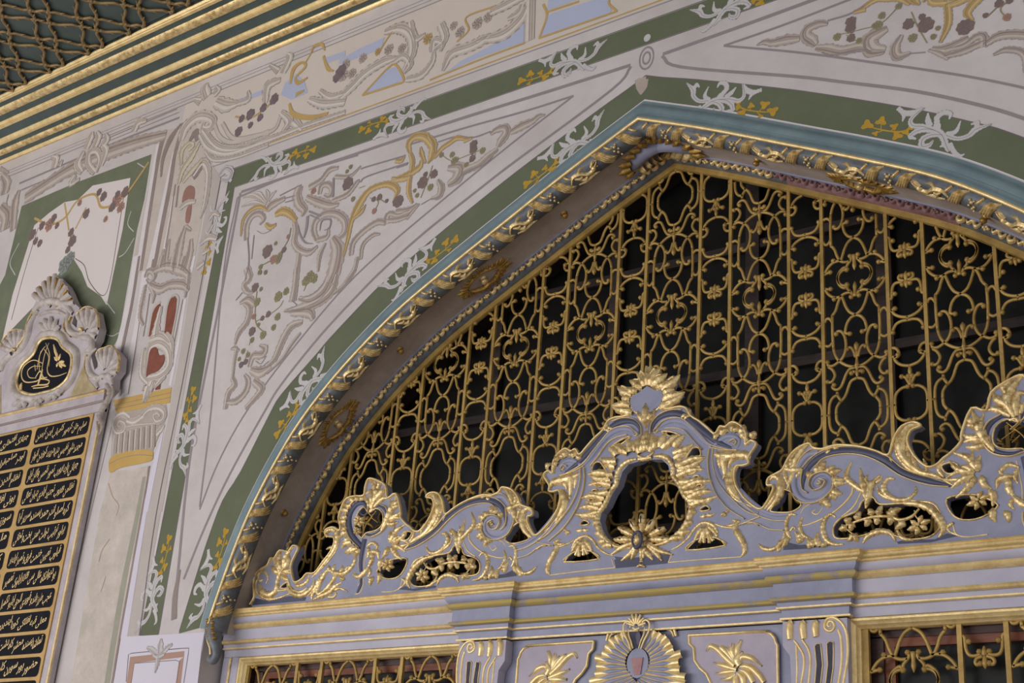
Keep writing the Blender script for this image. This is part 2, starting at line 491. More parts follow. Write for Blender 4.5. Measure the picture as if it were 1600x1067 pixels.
def rosette():
    """spiky oval leaf cartouche, long axis along the arch"""
    b = MB()
    for sx in (1, -1):
        for sy in (1, -1):
            flat_relief(b, [(sx * .115, 0), (sx * .08, sy * .022), (sx * .035, sy * .036), (0, sy * .034)], (.006, .014, .014, .010), (.006, .016, .018, .014))
            for k in range(6):
                a = k / 5
                x0 = sx * lerp(.012, .115, a); y0 = sy * lerp(.036, .008, a)
                x1 = x0 + sx * lerp(.012, .050, a); y1 = y0 + sy * lerp(.038, .012, a)
                flat_relief(b, [(x0, y0), ((x0 + x1) / 2 + sx * .004, (y0 + y1) / 2), (x1, y1)], (.017, .016, .003), (.012, .014, .004))
    for k in range(3):
        flat_relief(b, [(.10, (k - 1) * .010), (.145, (k - 1) * .02), (.185 - abs(k - 1) * .02, (k - 1) * .03)], (.016, .014, .003), (.014, .012, .004))
        flat_relief(b, [(-.10, (k - 1) * .008), (-.135, (k - 1) * .014), (-.165 + abs(k - 1) * .02, (k - 1) * .02)], (.014, .012, .003), (.014, .012, .004))
    return b
stud_l = [arc_of(443, 800, .14), arc_of(625, 545, .14), arc_of(880, 331, .14)]
ros_l = [arc_of(527, 660, .15), arc_of(757, 438, .15)]
sb = rb = None
names = ['lowest', 'middle', 'uppermost']
for i, l0 in enumerate(stud_l):
    for side in (0, 1):
        l = l0 if side == 0 else ALEN - l0
        M = reveal_matrix(l, .135, flip=side == 1)
        if sb is None:
            sb = stud().build('gilded_stud', GOLD_DARK); sb.parent = t1; sb.matrix_parent_inverse = T1I; sb.matrix_basis = M
        else:
            c = inst(sb, 'gilded_stud', t1, M); c.matrix_parent_inverse = T1I
for i, l0 in enumerate(ros_l):
    for side in (0, 1):
        l = l0 if side == 0 else ALEN - l0
        M = reveal_matrix(l, .145, flip=side == 1)
        if rb is None:
            rb = rosette().build('gilded_rosette', GOLD_DARK); rb.parent = t1; rb.matrix_parent_inverse = T1I; rb.data.transform(Matrix.Diagonal((1.0, 1.45, 1.3, 1))); rb.matrix_basis = M
            k0 = stud().build('rosette_boss', GOLD, rb); k0.matrix_basis = Matrix.Scale(1.15, 4)
        else:
            c = inst(rb, 'gilded_rosette', t1, M); c.matrix_parent_inverse = T1I
            d = inst(k0, 'rosette_boss', c, Matrix.Scale(1.15, 4))

# ---- shell ornament hanging in the peak of the reveal
def peak_shell():
    root = empty('peak_cartouche', (0, .15, 5.1)); root.parent = t1; root.matrix_parent_inverse = T1I
    return root
LAVS = LAV
YP = .145
def soffit_stroke(b, pts, w, h, side):
    """pts (distance from peak along the soffit, Y); relief hangs below the soffit"""
    c = cr(pts, 5); m = len(c); rows = []
    for i, p in enumerate(c):
        t = c[min(i + 1, m - 1)] - c[max(i - 1, 0)]; t.normalize(); nn = Vector((-t.y, t.x)); k = i / (m - 1)
        ww = wid(w, k) * .5; hh = wid(h, k); row = []
        for q, e in ((-1, 0), (-.7, .66), (0, 1), (.7, .66), (1, 0)):
            d, yy = p.x + nn.x * q * ww, p.y + nn.y * q * ww
            l = AHALF - abs(d) if (d >= 0) == (side == 0) else AHALF + abs(d)
            P_, T_, N_ = arch_at(l); o_ = P_ + N_ * (.026 + e * hh); row.append((o_.x, yy, o_.y))
        rows.append(row)
    b.quadstrip(rows)
for side in (0, 1):
    b = MB()
    soffit_stroke(b, [(.012, .15), (.08, .135), (.15, .15), (.20, .19)], (.05, .085, .075, .02), (.05, .04, .03, .008), side); part_of(b.build('peak_cartouche', LAV), t1)
    b = MB()
    for d, y0, d2, y2 in ((.02, .10, .04, .045), (.06, .09, .09, .04), (.10, .09, .14, .05), (.14, .10, .19, .065), (.18, .13, .235, .10), (.20, .16, .27, .15), (.20, .19, .26, .21)):
        soffit_stroke(b, [(d, y0), ((d + d2) / 2 + .004, (y0 + y2) / 2), (d2, y2)], (.030, .034, .006), (.024, .022, .005), side)
    part_of(b.build('peak_leaf_fringe', GOLD_DARK), t1)
    b = MB()
    for d, y0, d2, y2 in ((.012, .20, .02, .245), (.04, .19, .055, .245), (.07, .19, .10, .24), (.10, .19, .14, .235), (.14, .20, .18, .23)):
        soffit_stroke(b, [(d, y0), ((d + d2) / 2 + .003, (y0 + y2) / 2), (d2, y2)], (.030, .036, .010), (.05, .04, .01), side)
    part_of(b.build('peak_gilt_shell', GOLD), t1)
# ---- scrolled drops closing the arch moulding at the springing
for side in (-1, 1):
    b = MB()
    prof = [(side * -1 * 0, 0)]
    pts = [(-2.478, 2.93), (-2.492, 2.87), (-2.478, 2.81), (-2.452, 2.765), (-2.444, 2.73), (-2.462, 2.705), (-2.488, 2.716), (-2.482, 2.742)]
    P = [(x * -side if side > 0 else x, z) for x, z in pts] if False else [((x if side < 0 else -x), z) for x, z in pts]
    b.tube([(x, -.012, z) for x, z in P], (.046, .050, .040, .028, .024, .022, .018, .008), n=5, seg=10)
    part_of(b.build('scrolled_drop', TEALD), t1)
    b = MB()
    for k, (x, z) in enumerate(((-2.486, 2.91), (-2.480, 2.885), (-2.478, 2.86), (-2.470, 2.835), (-2.462, 2.81))):
        for e in (-.016, .012): b.ball(((x + e) * (1 if side < 0 else -1), -.055 + .004 * k, z + e * .4), .013, 4, 6)
    part_of(b.build('drop_berries', GOLD_DARK), t1)
    b = MB(); b.tube([((x - .030 + .004 * k) * (1 if side < 0 else -1), -.040, z) for k, (x, z) in enumerate(pts[:5])], .006, n=5); part_of(b.build('drop_bead', GOLD_PALE), t1)
# ================================================================ ENTABLATURE
RES_A, RES_B, RP = -.945, -.672, .034        # left breakfront (mirrored on the right) and how far it projects
ENT_PATH = [(-JX + .03, 0), (RES_A, 0), (RES_A, -RP), (RES_B, -RP), (RES_B, 0), (-RES_B, 0), (-RES_B, -RP), (-RES_A, -RP), (-RES_A, 0), (JX - .03, 0)]
ENT_SGN = [0, -1, -1, 1, 1, -1, -1, 1, 1, 0]
def ent_course(name, prof, m, parent, part='all'):
    """prof: list of (Y, z), mitred round the breakfronts"""
    Yr = .13
    rows = [[(x + sg * (Yr - Y), Y + y, z) for Y, z in prof] for (x, y), sg in zip(ENT_PATH, ENT_SGN)]
    for sl in ((0, 10),) if part == 'all' else (((0, 2), (8, 10)) if part == 'side' else ((1, 9),)):
        b = MB(); b.quadstrip(rows[sl[0]:sl[1]])
        o = b.build(name, m, smooth=True); autosmooth(o, 30); part_of(o, parent)
ent = empty('entablature', (0, .13, 2.74)); tag(ent, 'lilac entablature with gilded mouldings running below the carved pediment', 'cornice')
def ez(d): return ZE - d
WORN = mat('worn_gilding', (0.50, 0.38, 0.13), srgb(150, 146, 160), rough=.42, metal=.3, scale=7, bump=.2, lo=.34, hi=.48)
ent_course('top_shelf', [(.25, ez(.001)), (.06, ez(.001))], GOLD_PALE, ent)
ent_course('gilded_cornice_moulding', [(.06, ez(0)), (.046, ez(0)), (.042, ez(.004)), (.047, ez(.008)), (.043, ez(.016)), (.047, ez(.024)), (.056, ez(.029)), (.060, ez(.030)), (.063, ez(.036)), (.072, ez(.040))], GOLD_PALE, ent)
for pt, m1, mg in (('side', WHITE_L, GOLD_PALE), ('mid', LAV, WORN)):
    ent_course('lilac_cavetto', [(.072, ez(.040)), (.074, ez(.052)), (.082, ez(.064)), (.090, ez(.071))], m1, ent, pt)
    ent_course('gilded_lower_moulding', [(.090, ez(.071)), (.080, ez(.072)), (.077, ez(.080)), (.081, ez(.088)), (.088, ez(.093)), (.098, ez(.097))], mg, ent, pt)
    ent_course('lilac_fascia', [(.098, ez(.097)), (.102, ez(.098)), (.102, ez(.153))], m1, ent, pt)
    ent_course('gilded_fillet', [(.102, ez(.152)), (.093, ez(.153)), (.090, ez(.160)), (.094, ez(.167)), (.106, ez(.171))], mg, ent, pt)
    ent_course('lilac_lower_fascia', [(.106, ez(.171)), (.112, ez(.172)), (.116, ez(.190))], m1, ent, pt)
    ent_course('gilded_thin_fillet', [(.116, ez(.188)), (.110, ez(.189)), (.110, ez(.195)), (.120, ez(.198))], GOLD_PALE, ent, pt)
    ent_course('lilac_architrave', [(.120, ez(.197)), (.126, ez(.199)), (.130, ez(.234)), (.147, ez(.234))], m1, ent, pt)
ent_course('gilded_bottom_fillet', [(.128, ez(.228)), (.121, ez(.229)), (.121, ez(.236)), (.135, ez(.237))], GOLD_PALE, ent, 'mid')
# ================================================================ CEILING
ZC = 6.76
# profile of the cornice between wall (Y = 0) and ceiling, as (Y, z): measured down the left edge of the photograph
c0 = MB(); c0.plate([[(-9.5, -5.6), (5.2, -5.6), (5.2, 0.4), (-9.5, 0.4)]], 0)
c0.v = [(x, z, ZC) for x, y, z in c0.v]
ceiling = c0.build('ceiling', CEIL, smooth=False)
tag(ceiling, 'dark green soffit under the eaves with gilded diagonal lattice', kind='structure')
def cstrip(name, prof, m):
    b = MB(); b.quadstrip([[(x, Y, z) for Y, z in prof] for x in (-9.5, 5.2)])
    o = b.build(name, m); autosmooth(o, 35); return o
t2 = empty('trim_2', (0, 0, 6.56)); tag(t2, 'stepped eaves cornice, dark green with parallel gilded mouldings', kind='structure')
def yl(py): return None
# cornice rises from (0, 6.575) to (-.44, 6.76)
def cp(t, up=0.0):
    """point on the sloping cornice line, t = 0 wall .. 1 ceiling; up = proud of it"""
    d = Vector((-.44, .185)); n = Vector((-.185, -.44)).normalized() * -1.0
    n = Vector((-d.y, d.x)).normalized()      # towards lower front
    if n.y > 0: n = -n
    p = Vector((0, 6.575)) + d * t + n * up
    return (p.x, p.y)
def seen_t(py):
    """where the cornice line is met by the view ray through the left edge of the photo at height py"""
    lo, hi = 0.0, 1.0
    for _ in range(40):
        m = (lo + hi) / 2; Y, z = cp(m)
        X = W(0, py, Y)
        if X.z > z: hi, lo = hi, m      # ray passes above -> further out
        else: hi = m
    return (lo + hi) / 2
part_of(cstrip('green_cornice_bed', [cp(0), cp(1), (-.46, ZC)], CEIL), t2)
for nm, y0, y1, m, kind in (('gilded_moulding', 261, 250.5, GOLD_PALE, 0), ('gilded_moulding', 244, 234, GOLD, 1), ('gilded_moulding', 227, 216.5, GOLD_PALE, 0), ('gilded_moulding', 202, 190.5, GOLD_PALE, 2), ('gilded_moulding', 181, 167.5, GOLD, 1), ('gilded_moulding', 160, 148.5, GOLD_PALE, 3)):
    a, b_ = seen_t(y0), seen_t(y1)
    if y0 == 261: a = 0.0
    w = (b_ - a)
    if kind == 0: prof = [cp(a), cp(a, .008), cp(a + w * .3, .014), cp(a + w * .6, .013), cp(a + w * .8, .009), cp(b_, .007), cp(b_)]
    elif kind == 1: prof = [cp(a), cp(a + w * .02, .006), cp(a + w * .45, .017), cp(a + w * .62, .017), cp(a + w * .66, .013), cp(a + w * .85, .012), cp(b_, .007), cp(b_)]
    elif kind == 2: prof = [cp(a), cp(a, .007), cp(a + w * .4, .012), cp(a + w * .5, .006), cp(a + w * .6, .012), cp(b_, .007), cp(b_)]
    else: prof = [cp(a), cp(a, .008), cp(a + w * .4, .014), cp(a + w * .55, .009), cp(a + w * .7, .015), cp(b_, .009), cp(b_)]
    part_of(cstrip(nm, prof, m), t2)

# lattice: twig-like rods at +-45 degrees in pairs
TWIG = mat('aged_gilt_twig', srgb(150, 126, 86), srgb(112, 88, 54), rough=.5, metal=.3, scale=14, bump=.2)
lat = empty('ceiling_lattice', (-5, -1.2, ZC)); tag(lat, 'gilded twig lattice of paired diagonal rods on the green ceiling', 'lattice')
def dco(p): return ((p.x + p.y) / math.sqrt(2), (p.x - p.y) / math.sqrt(2))
# pairs of rods: offsets across the two diagonals
linesA = sorted([-3.56 + k * .302 + e for k in range(-8, 8) for e in (0, .107)])
linesB = sorted([-2.307 + k * .314 + e for k in range(-7, 8) for e in (0, .112)])
def in_ceiling(x, y): return -7.2 < x < -2.6 and -2.2 < y < -.45
def twig_mesh(L, alt):
    """wavy twig with snags, along local x, length L, hanging below z = 0"""
    b = MB(); r = .0085
    s = 1 if alt else -1
    pts = [(-L / 2, .0, -.010), (-L * .40, s * .004, -.012), (-L * .25, s * .012, -.012), (0, 0, -.012), (L * .25, -s * .012, -.012), (L * .40, -s * .004, -.012), (L / 2, 0, -.010)]
    b.tube(pts, (.005, .011, .011, .011, .011, .005), n=3, seg=6)
    for x, sg in ((-L * .44, s), (-L * .08, s), (L * .18, -s), (L * .42, -s)):
        b.tube([(x, sg * .006, -.014), (x + .016, sg * .015, -.016), (x + .030, sg * .019, -.015)], (.008, .006, .002), n=3, seg=5)
    return b
tw = {}
r2 = math.sqrt(2)
def put_twig(L, alt, c, ang):
    key = (round(L, 3), alt)
    M = Matrix.Translation((c[0], c[1], ZC)) @ Matrix.Rotation(ang, 4, 'Z')
    inv = Matrix.Translation(-lat.location)
    if key not in tw:
        o = twig_mesh(L, alt).build('lattice_twig', TWIG); o.parent = lat; o.matrix_parent_inverse = inv; o.matrix_basis = M; tw[key] = o
    else:
        c_ = inst(tw[key], 'lattice_twig', lat, M); c_.matrix_parent_inverse = inv
boss0 = None
for i, a in enumerate(linesA):
    for j, bb in enumerate(linesB):
        x, y = (a + bb) / r2, (a - bb) / r2          # crossing
        if in_ceiling(x, y):
            M = Matrix.Translation((x, y, ZC - .014)); inv = Matrix.Translation(-lat.location)
            if boss0 is None:
                m_ = MB(); m_.ball((0, 0, 0), .014, 5, 8, (1, 1, .8)); boss0 = m_.build('lattice_boss', TWIG); boss0.parent = lat; boss0.matrix_parent_inverse = inv; boss0.matrix_basis = M
            else:
                c_ = inst(boss0, 'lattice_boss', lat, M); c_.matrix_parent_inverse = inv
        # twig along direction of line A (x + y const): to next linesB
        if j + 1 < len(linesB):
            b2 = linesB[j + 1]; mx, my = (a + (bb + b2) / 2) / r2, (a - (bb + b2) / 2) / r2
            if in_ceiling(mx, my): put_twig(b2 - bb, (i + j) % 2 == 0, (mx, my), -math.pi / 4)
        if i + 1 < len(linesA):
            a2 = linesA[i + 1]; mx, my = ((a + a2) / 2 + bb) / r2, ((a + a2) / 2 - bb) / r2
            if in_ceiling(mx, my): put_twig(a2 - a, (i + j) % 2 == 1, (mx, my), math.pi / 4)
# ================================================================ LUNETTE GRILLE
GY = .315
PITCHX, WIDE, ZQ, HP = .4568, .297, 4.280, .628
G2 = Crop(1080, 400, 6.667, GY); G3 = Crop(1080, 540, 6.667, GY); G4 = Crop(1270, 540, 5.333, GY)
RT = .0074
def rel(pts, cx, cz): return [(x - cx, z - cz) for x, z in pts]
cw, cn = PITCHX, PITCHX * 1.5      # traced wide column, narrow column (right of it)
cnl = PITCHX * .5
# strokes of a wide column: left half, below the quatrefoil centre.  (piece name, points, knob at start, knob at end)
WS = [
 ('quatrefoil', rel(G2(640, 352, 600, 365, 565, 400, 548, 440) , cw, ZQ), 1, 0),
 ('quatrefoil', rel(G2(548, 440, 556, 492, 580, 525, 618, 540, 637, 505), cw, ZQ), 0, 1),
 ('quatrefoil_fleur', rel(G2(712, 472, 711, 540, 710, 625), cw, ZQ), 0, 0, (.002, .011, .008, .013)),
 ('quatrefoil_fleur', rel(G2(637, 508, 640, 545, 662, 572, 682, 600, 672, 630), cw, ZQ), 0, 1),
 ('bracket_scroll', rel(G2(480, 550, 450, 552, 412, 548), cw, ZQ), 1, 0),
 ('bracket_scroll', rel(G2(425, 548, 440, 580, 468, 612, 510, 634, 556, 632, 585, 622), cw, ZQ), 0, 0),
 ('bracket_scroll', rel(G2(535, 634, 510, 652), cw, ZQ), 0, 1),
 ('ogee_scroll', rel(G2(672, 582, 620, 592, 575, 625, 545, 690, 528, 750, 508, 790, 488, 815), cw, ZQ), 0, 0),
 ('ogee_scroll', rel(G2(585, 625, 603, 680, 622, 732, 655, 782, 711, 810), cw, ZQ), 0, 0),
 ('side_rod', rel(G2(488, 812, 485, 1000) + G3(490, 215), cw, ZQ), 0, 0),
 ('bar_clasp', rel(G2(412, 892, 428, 856, 452, 846, 472, 860, 485, 884), cw, ZQ), 0, 0),
 ('bar_clasp', rel(G3(405, 186, 440, 192, 465, 178, 482, 155), cw, ZQ), 0, 0),
 ('ogee_scroll', rel(G2(711, 810, 660, 842, 624, 900, 608, 970) + G3(612, 60, 650, 66), cw, ZQ), 0, 1),
 ('oval_scroll', rel(G3(520, 68, 535, 42, 570, 44, 598, 90, 610, 160, 602, 240, 572, 310, 530, 352, 480, 386, 436, 384, 430, 352), cw, ZQ), 1, 1),
 ('oval_scroll', rel(G3(490, 215, 506, 280, 540, 338, 596, 376, 650, 394, 700, 400), cw, ZQ), 0, 0),
 ('fleur_finial', rel(G3(706, 145, 704, 190, 702, 240), cw, ZQ), 0, 0, (.002, .013, .012, .005)),
 ('fleur_finial', rel(G3(702, 225, 702, 300, 700, 395), cw, ZQ), 0, 0, (.005, .007, .006, .013)),
 ('fleur_finial', rel(G3(700, 395, 698, 440, 697, 508), cw, ZQ), 0, 0, (.013, .006, .010, .004)),
 ('fleur_finial', rel(G3(622, 222, 640, 204, 664, 212, 684, 250, 696, 300), cw, ZQ), 1, 0),
 ('fleur_finial', rel(G3(655, 462, 668, 446, 690, 452), cw, ZQ), 1, 0),
 ('lower_scroll', rel(G3(700, 400, 640, 420, 602, 475, 580, 530, 552, 595, 518, 625, 482, 618, 468, 596, 486, 580), cw, ZQ), 0, 1),
 ('lower_scroll', rel(G3(436, 398, 474, 426, 496, 478, 478, 530, 452, 552, 424, 548), cw, ZQ), 0, 1),
 ('cartouche_ring', rel(G3(700, 508, 650, 540, 622, 600, 606, 650, 580, 705, 545, 746), cw, ZQ), 0, 0),
 ('cartouche_ring', rel(G4(228, 470, 200, 520, 196, 556), 2 * PITCHX, ZQ), 0, 0),
 ('outer_scroll', rel(G4(212, 408, 168, 436, 142, 490, 136, 566), 2 * PITCHX, ZQ), 0, 0),
 ('outer_scroll', rel(G4(205, 388, 210, 420, 245, 468), 2 * PITCHX, ZQ), 0, 0),
 ('outer_scroll', rel(G4(104, 580, 140, 577), 2 * PITCHX, ZQ), 0, 0),
]
# strokes of a narrow column: left half below the centre between the two fleurs; traced from both halves
NS = [
 ('palmette', rel(G2(238, 578, 239, 625, 238, 675), cnl, ZQ), 0, 0, (.002, .012, .010, .006)),
 ('palmette', rel(G2(238, 670, 238, 705, 238, 740), cnl, ZQ), 0, 0, (.010, .011, .003)),
 ('palmette', rel(G2(228, 670, 190, 662, 178, 640, 190, 618, 212, 622), cnl, ZQ), 0, 1),
 ('palmette', rel(G2(228, 680, 208, 706), cnl, ZQ), 0, 1),
 ('arm_scroll', rel(G2(222, 690, 180, 684, 140, 700, 118, 745, 112, 800, 108, 835, 82, 858), cnl, ZQ), 0, 0),
 ('arm_scroll', rel(G2(116, 798, 138, 796), cnl, ZQ), 0, 1),
 ('swag_scroll', rel(G2(132, 938, 104, 956, 118, 985, 150, 1008, 195, 1020, 238, 1020), cnl, ZQ), 1, 0),
 ('swag_scroll', rel(G2(238, 1018, 238, 1050), cnl, ZQ), 0, 0),
 ('swag_scroll', rel(G2(84, 965, 108, 960), cnl, ZQ), 0, 0),
 ('arch_scroll', rel(G3(100, 238, 108, 200, 140, 150, 190, 124, 240, 117), cnl, ZQ), 1, 0),
 ('arch_scroll', rel(G3(76, 238, 104, 236), cnl, ZQ), 0, 0),
 ('loop_scroll', rel(G3(1036, 216, 1075, 214, 1102, 240, 1108, 280, 1085, 304, 1040, 302), cn, ZQ), 0, 0),
 ('loop_scroll', rel(G3(1100, 282, 1066, 318, 1082, 350, 1118, 378, 1160, 388, 1205, 390), cn, ZQ), 1, 0),
 ('crown_finial', rel(G3(1210, 392, 1210, 440, 1209, 500, 1206, 590), cn, ZQ), 0, 0, (.005, .010, .006, .012)),
 ('crown_finial', rel(G3(1204, 585, 1186, 545, 1165, 508, 1130, 500), cn, ZQ), 0, 1),
 ('crown_finial', rel(G3(1190, 520, 1192, 495), cn, ZQ), 0, 1),
 ('oval_ring', rel(G3(1185, 600, 1130, 615, 1080, 660, 1060, 715, 1058, 765), cn, ZQ), 1, 0),
 ('oval_ring', rel(G3(1024, 800, 1060, 795), cn, ZQ), 0, 0),
]
def fix_axis(S):
    """points meant to lie on the axis are put exactly on it"""
    return [(e[0], [(0.0 if abs(x) < .0055 else x, z) for x, z in e[1]], *e[2:]) for e in S]
WS, NS = fix_axis(WS), fix_axis(NS)
def snap(S, name, z):
    for i, e in enumerate(S):
        if e[0] == name: S[i] = (e[0], [(x, z if abs(zz - z) < .012 else zz) for x, zz in e[1]], *e[2:])
snap(WS, 'quatrefoil', 0); snap(WS, 'cartouche_ring', -HP); snap(WS, 'outer_scroll', -HP); snap(NS, 'oval_ring', -HP)
inside_line = arch(.080)
HALF_IN = [p for p in inside_line if p.x <= 0]
def top_z(x):
    a = abs(x)
    for i in range(len(HALF_IN) - 1):
        if -HALF_IN[i].x >= a >= -HALF_IN[i + 1].x:
            t = (-a - HALF_IN[i].x) / (HALF_IN[i + 1].x - HALF_IN[i].x + 1e-12); return lerp(HALF_IN[i].y, HALF_IN[i + 1].y, t)
    return 0
def inside(x, z): return ZE - .004 < z < top_z(x)
def clip(pts, test):
    runs = []; cur = []
    for p in pts:
        if test(p[0], p[1]): cur.append(p)
        else:
            if len(cur) > 1: runs.append(cur)
            cur = []
    if len(cur) > 1: runs.append(cur)
    return runs
# how the mirrored strokes make one wrought piece: LR = both halves joined; UD = joined above and below a mirror line
JOIN = {'quatrefoil': ('LR', 0), 'quatrefoil_fleur': ('LR', None), 'ogee_scroll': ('LR', None), 'fleur_finial': ('LR', None), 'cartouche_ring': ('LR', -HP), 'outer_scroll': ('', -HP),
        'palmette': ('LR', None), 'swag_scroll': ('LR', None), 'arch_scroll': ('LR', None), 'loop_scroll': ('LR', None), 'crown_finial': ('LR', None), 'oval_ring': ('LR', -HP)}
def compose(S):
    """name -> list of (strokes, where) ; where: 'both' halves up/down or 'once'"""
    d = {}
    for e in S: d.setdefault(e[0], []).append(e[1:])
    out = []
    for nm, st in d.items():
        lr, ud = JOIN.get(nm, ('', None))
        def expand(st, fx, fz):
            return [([(fx * x, fz(z)) for x, z in e[0]], *e[1:]) for e in st]
        groups = []
        if lr: groups = [st + expand([e for e in st if any(x != 0 for x, z in e[0])], -1, lambda z: z)]
        elif nm == 'bar_clasp': groups = [[e] for e in st] + [[e] for e in expand(st, -1, lambda z: z)]
        else: groups = [st, expand(st, -1, lambda z: z)]
        for g in groups:
            if ud is not None:
                out.append((nm, g + expand(g, 1, lambda z, c=ud: 2 * c - z), 'once'))
            else:
                out.append((nm, g, 'both'))
    return out
def piece_mesh(strokes, cx, cz, sz, test, Y=GY, rt=RT):
    b = MB(); cut = False
    for e in strokes:
        pts, ka, kb = e[:3]; rp = e[3] if len(e) > 3 else rt
        c = cr(pts, 4) if len(pts) > 2 else [Vector(pts[0]).lerp(Vector(pts[1]), k / 4) for k in range(5)]
        w = [(cx + p.x, cz + sz * p.y) for p in c]
        ok = [test(x, z) for x, z in w] if test else [True]
        if not all(ok): cut = True
        if not any(ok): continue
        for r in (clip(w, test) if not all(ok) else [w]): b.tube(r, rp, seg=6, Y=Y, smooth=False)
        if ka and ok[0]: b.ball((w[0][0], Y, w[0][1]), rt * 1.65, 4, 6)
        if kb and ok[-1]: b.ball((w[-1][0], Y, w[-1][1]), rt * 1.65, 4, 6)
    return b, cut
WC, NC = compose(WS), compose(NS)
def add_pieces(C, key0, cx, cz, root, inv, shared, test, Y=GY):
    for q, (nm, strokes, where) in enumerate(C):
        for sz in ((1, -1) if where == 'both' else (1,)):
            b, cut = piece_mesh(strokes, cx, cz, sz, test, Y)
            if not b.v: continue
            key = (key0, q, sz)
            if not cut and key in shared:
                src, x0, z0 = shared[key]
                c = inst(src, nm, root, Matrix.Translation((cx - x0, 0, cz - z0))); c.matrix_parent_inverse = inv
            elif cut and nm == 'quatrefoil':      # cut by the frame: what is left are separate pieces
                for sgn in (-1, 1):
                    bb, _ = piece_mesh([e for e in strokes if sgn * sum(x for x, z in e[0]) > 0], cx, cz, sz, test, Y)
                    if bb.v: o = bb.build(nm, IRON); o.parent = root; o.matrix_parent_inverse = inv
            else:
                o = b.build(nm, IRON); o.parent = root; o.matrix_parent_inverse = inv
                if not cut: shared[key] = (o, cx, cz)
def bar(x, z0, z1, root, Y=GY, r=.0078):
    b = MB(); b.box(x - r, x + r, Y - r, Y + r, z0, z1)
    o = b.build('vertical_bar', IRON, smooth=False); part_of(o, root); return o
grille = empty('lunette_grille', (0, GY, ZE)); tag(grille, 'gold-painted wrought iron grille filling the arch above the carved pediment', 'grille')
GI = Matrix.Translation(-grille.location)
shared = {}
for k in range(-5, 6):
    for r in (1, 0, -1):
        cz = ZQ + r * 2 * HP
        add_pieces(WC, 'w', k * PITCHX, cz, grille, GI, shared, inside)
        if k < 5: add_pieces(NC, 'n', (k + .5) * PITCHX, cz, grille, GI, shared, inside)
for k in range(-5, 6):
    for sgn in (-1, 1):
        x = k * PITCHX + sgn * WIDE / 2
        if top_z(x) > ZE + .05: bar(x, ZE, top_z(x) + .02, grille)
fb = MB(); arch_sweep(fb, [(.050, .304), (.052, .298), (.078, .300), (.082, .312), (.080, .326), (.050, .330)]); o = fb.build('arched_frame', IRON); autosmooth(o, 40); part_of(o, grille)
# ---- dark glazed window behind the grille
DARKW = mat('dark_stained_wood', srgb(58, 44, 40), srgb(36, 27, 26), rough=.6, scale=8, stretch=(1, 1, 12))
GLASS = mat('dark_glass', (0.014, 0.014, 0.014), (0.006, 0.006, 0.006), rough=.34, scale=3, spec=.22)
win = empty('window_1', (0, .46, ZE)); tag(win, 'dark glazed lunette window behind the gold grille', kind='structure')
line = [p for p in arch(.03) if p.y > ZE]
MX = [-2.6, -1.86, -1.14, -.40, .36, 1.0, 1.76, 2.6]; MZ = [ZE - .02, 3.28, 3.98, 4.62, 5.4]
def arch_top(x):
    return top_z(x) + .07
for i in range(len(MX) - 1):
    for j in range(len(MZ) - 1):
        x0, x1, z0, z1 = MX[i], MX[i + 1], MZ[j], MZ[j + 1]
        n = 10
        top = [(lerp(x0, x1, k / n), min(z1, arch_top(lerp(x0, x1, k / n)))) for k in range(n + 1)]
        top = [p for p in top if p[1] > z0 + .002]
        if len(top) < 2: continue
        poly = [(top[0][0], z0), (top[-1][0], z0)] + top[::-1]
        pb = MB(); dy = random.uniform(-.004, .004); pb.plate([poly], .47 + dy, .476 + dy)
        part_of(pb.build('glass_pane', GLASS, smooth=False), win)
for x in MX[1:-1]:
    b = MB(); b.box(x - .035, x + .035, .43, .464, ZE, arch_top(x)); part_of(b.build('mullion', DARKW, smooth=False), win)
for z in MZ[1:-1]:
    xs = [p.x for p in line if p.y > z]
    b = MB(); b.box(min(xs), max(xs), .437, .462, z - .022, z + .022); part_of(b.build('transom', DARKW, smooth=False), win)
b = MB(); arch_sweep(b, [(.03, .33), (.03, .48)]); o = part_of(b.build('inner_jamb', DARKW), win)
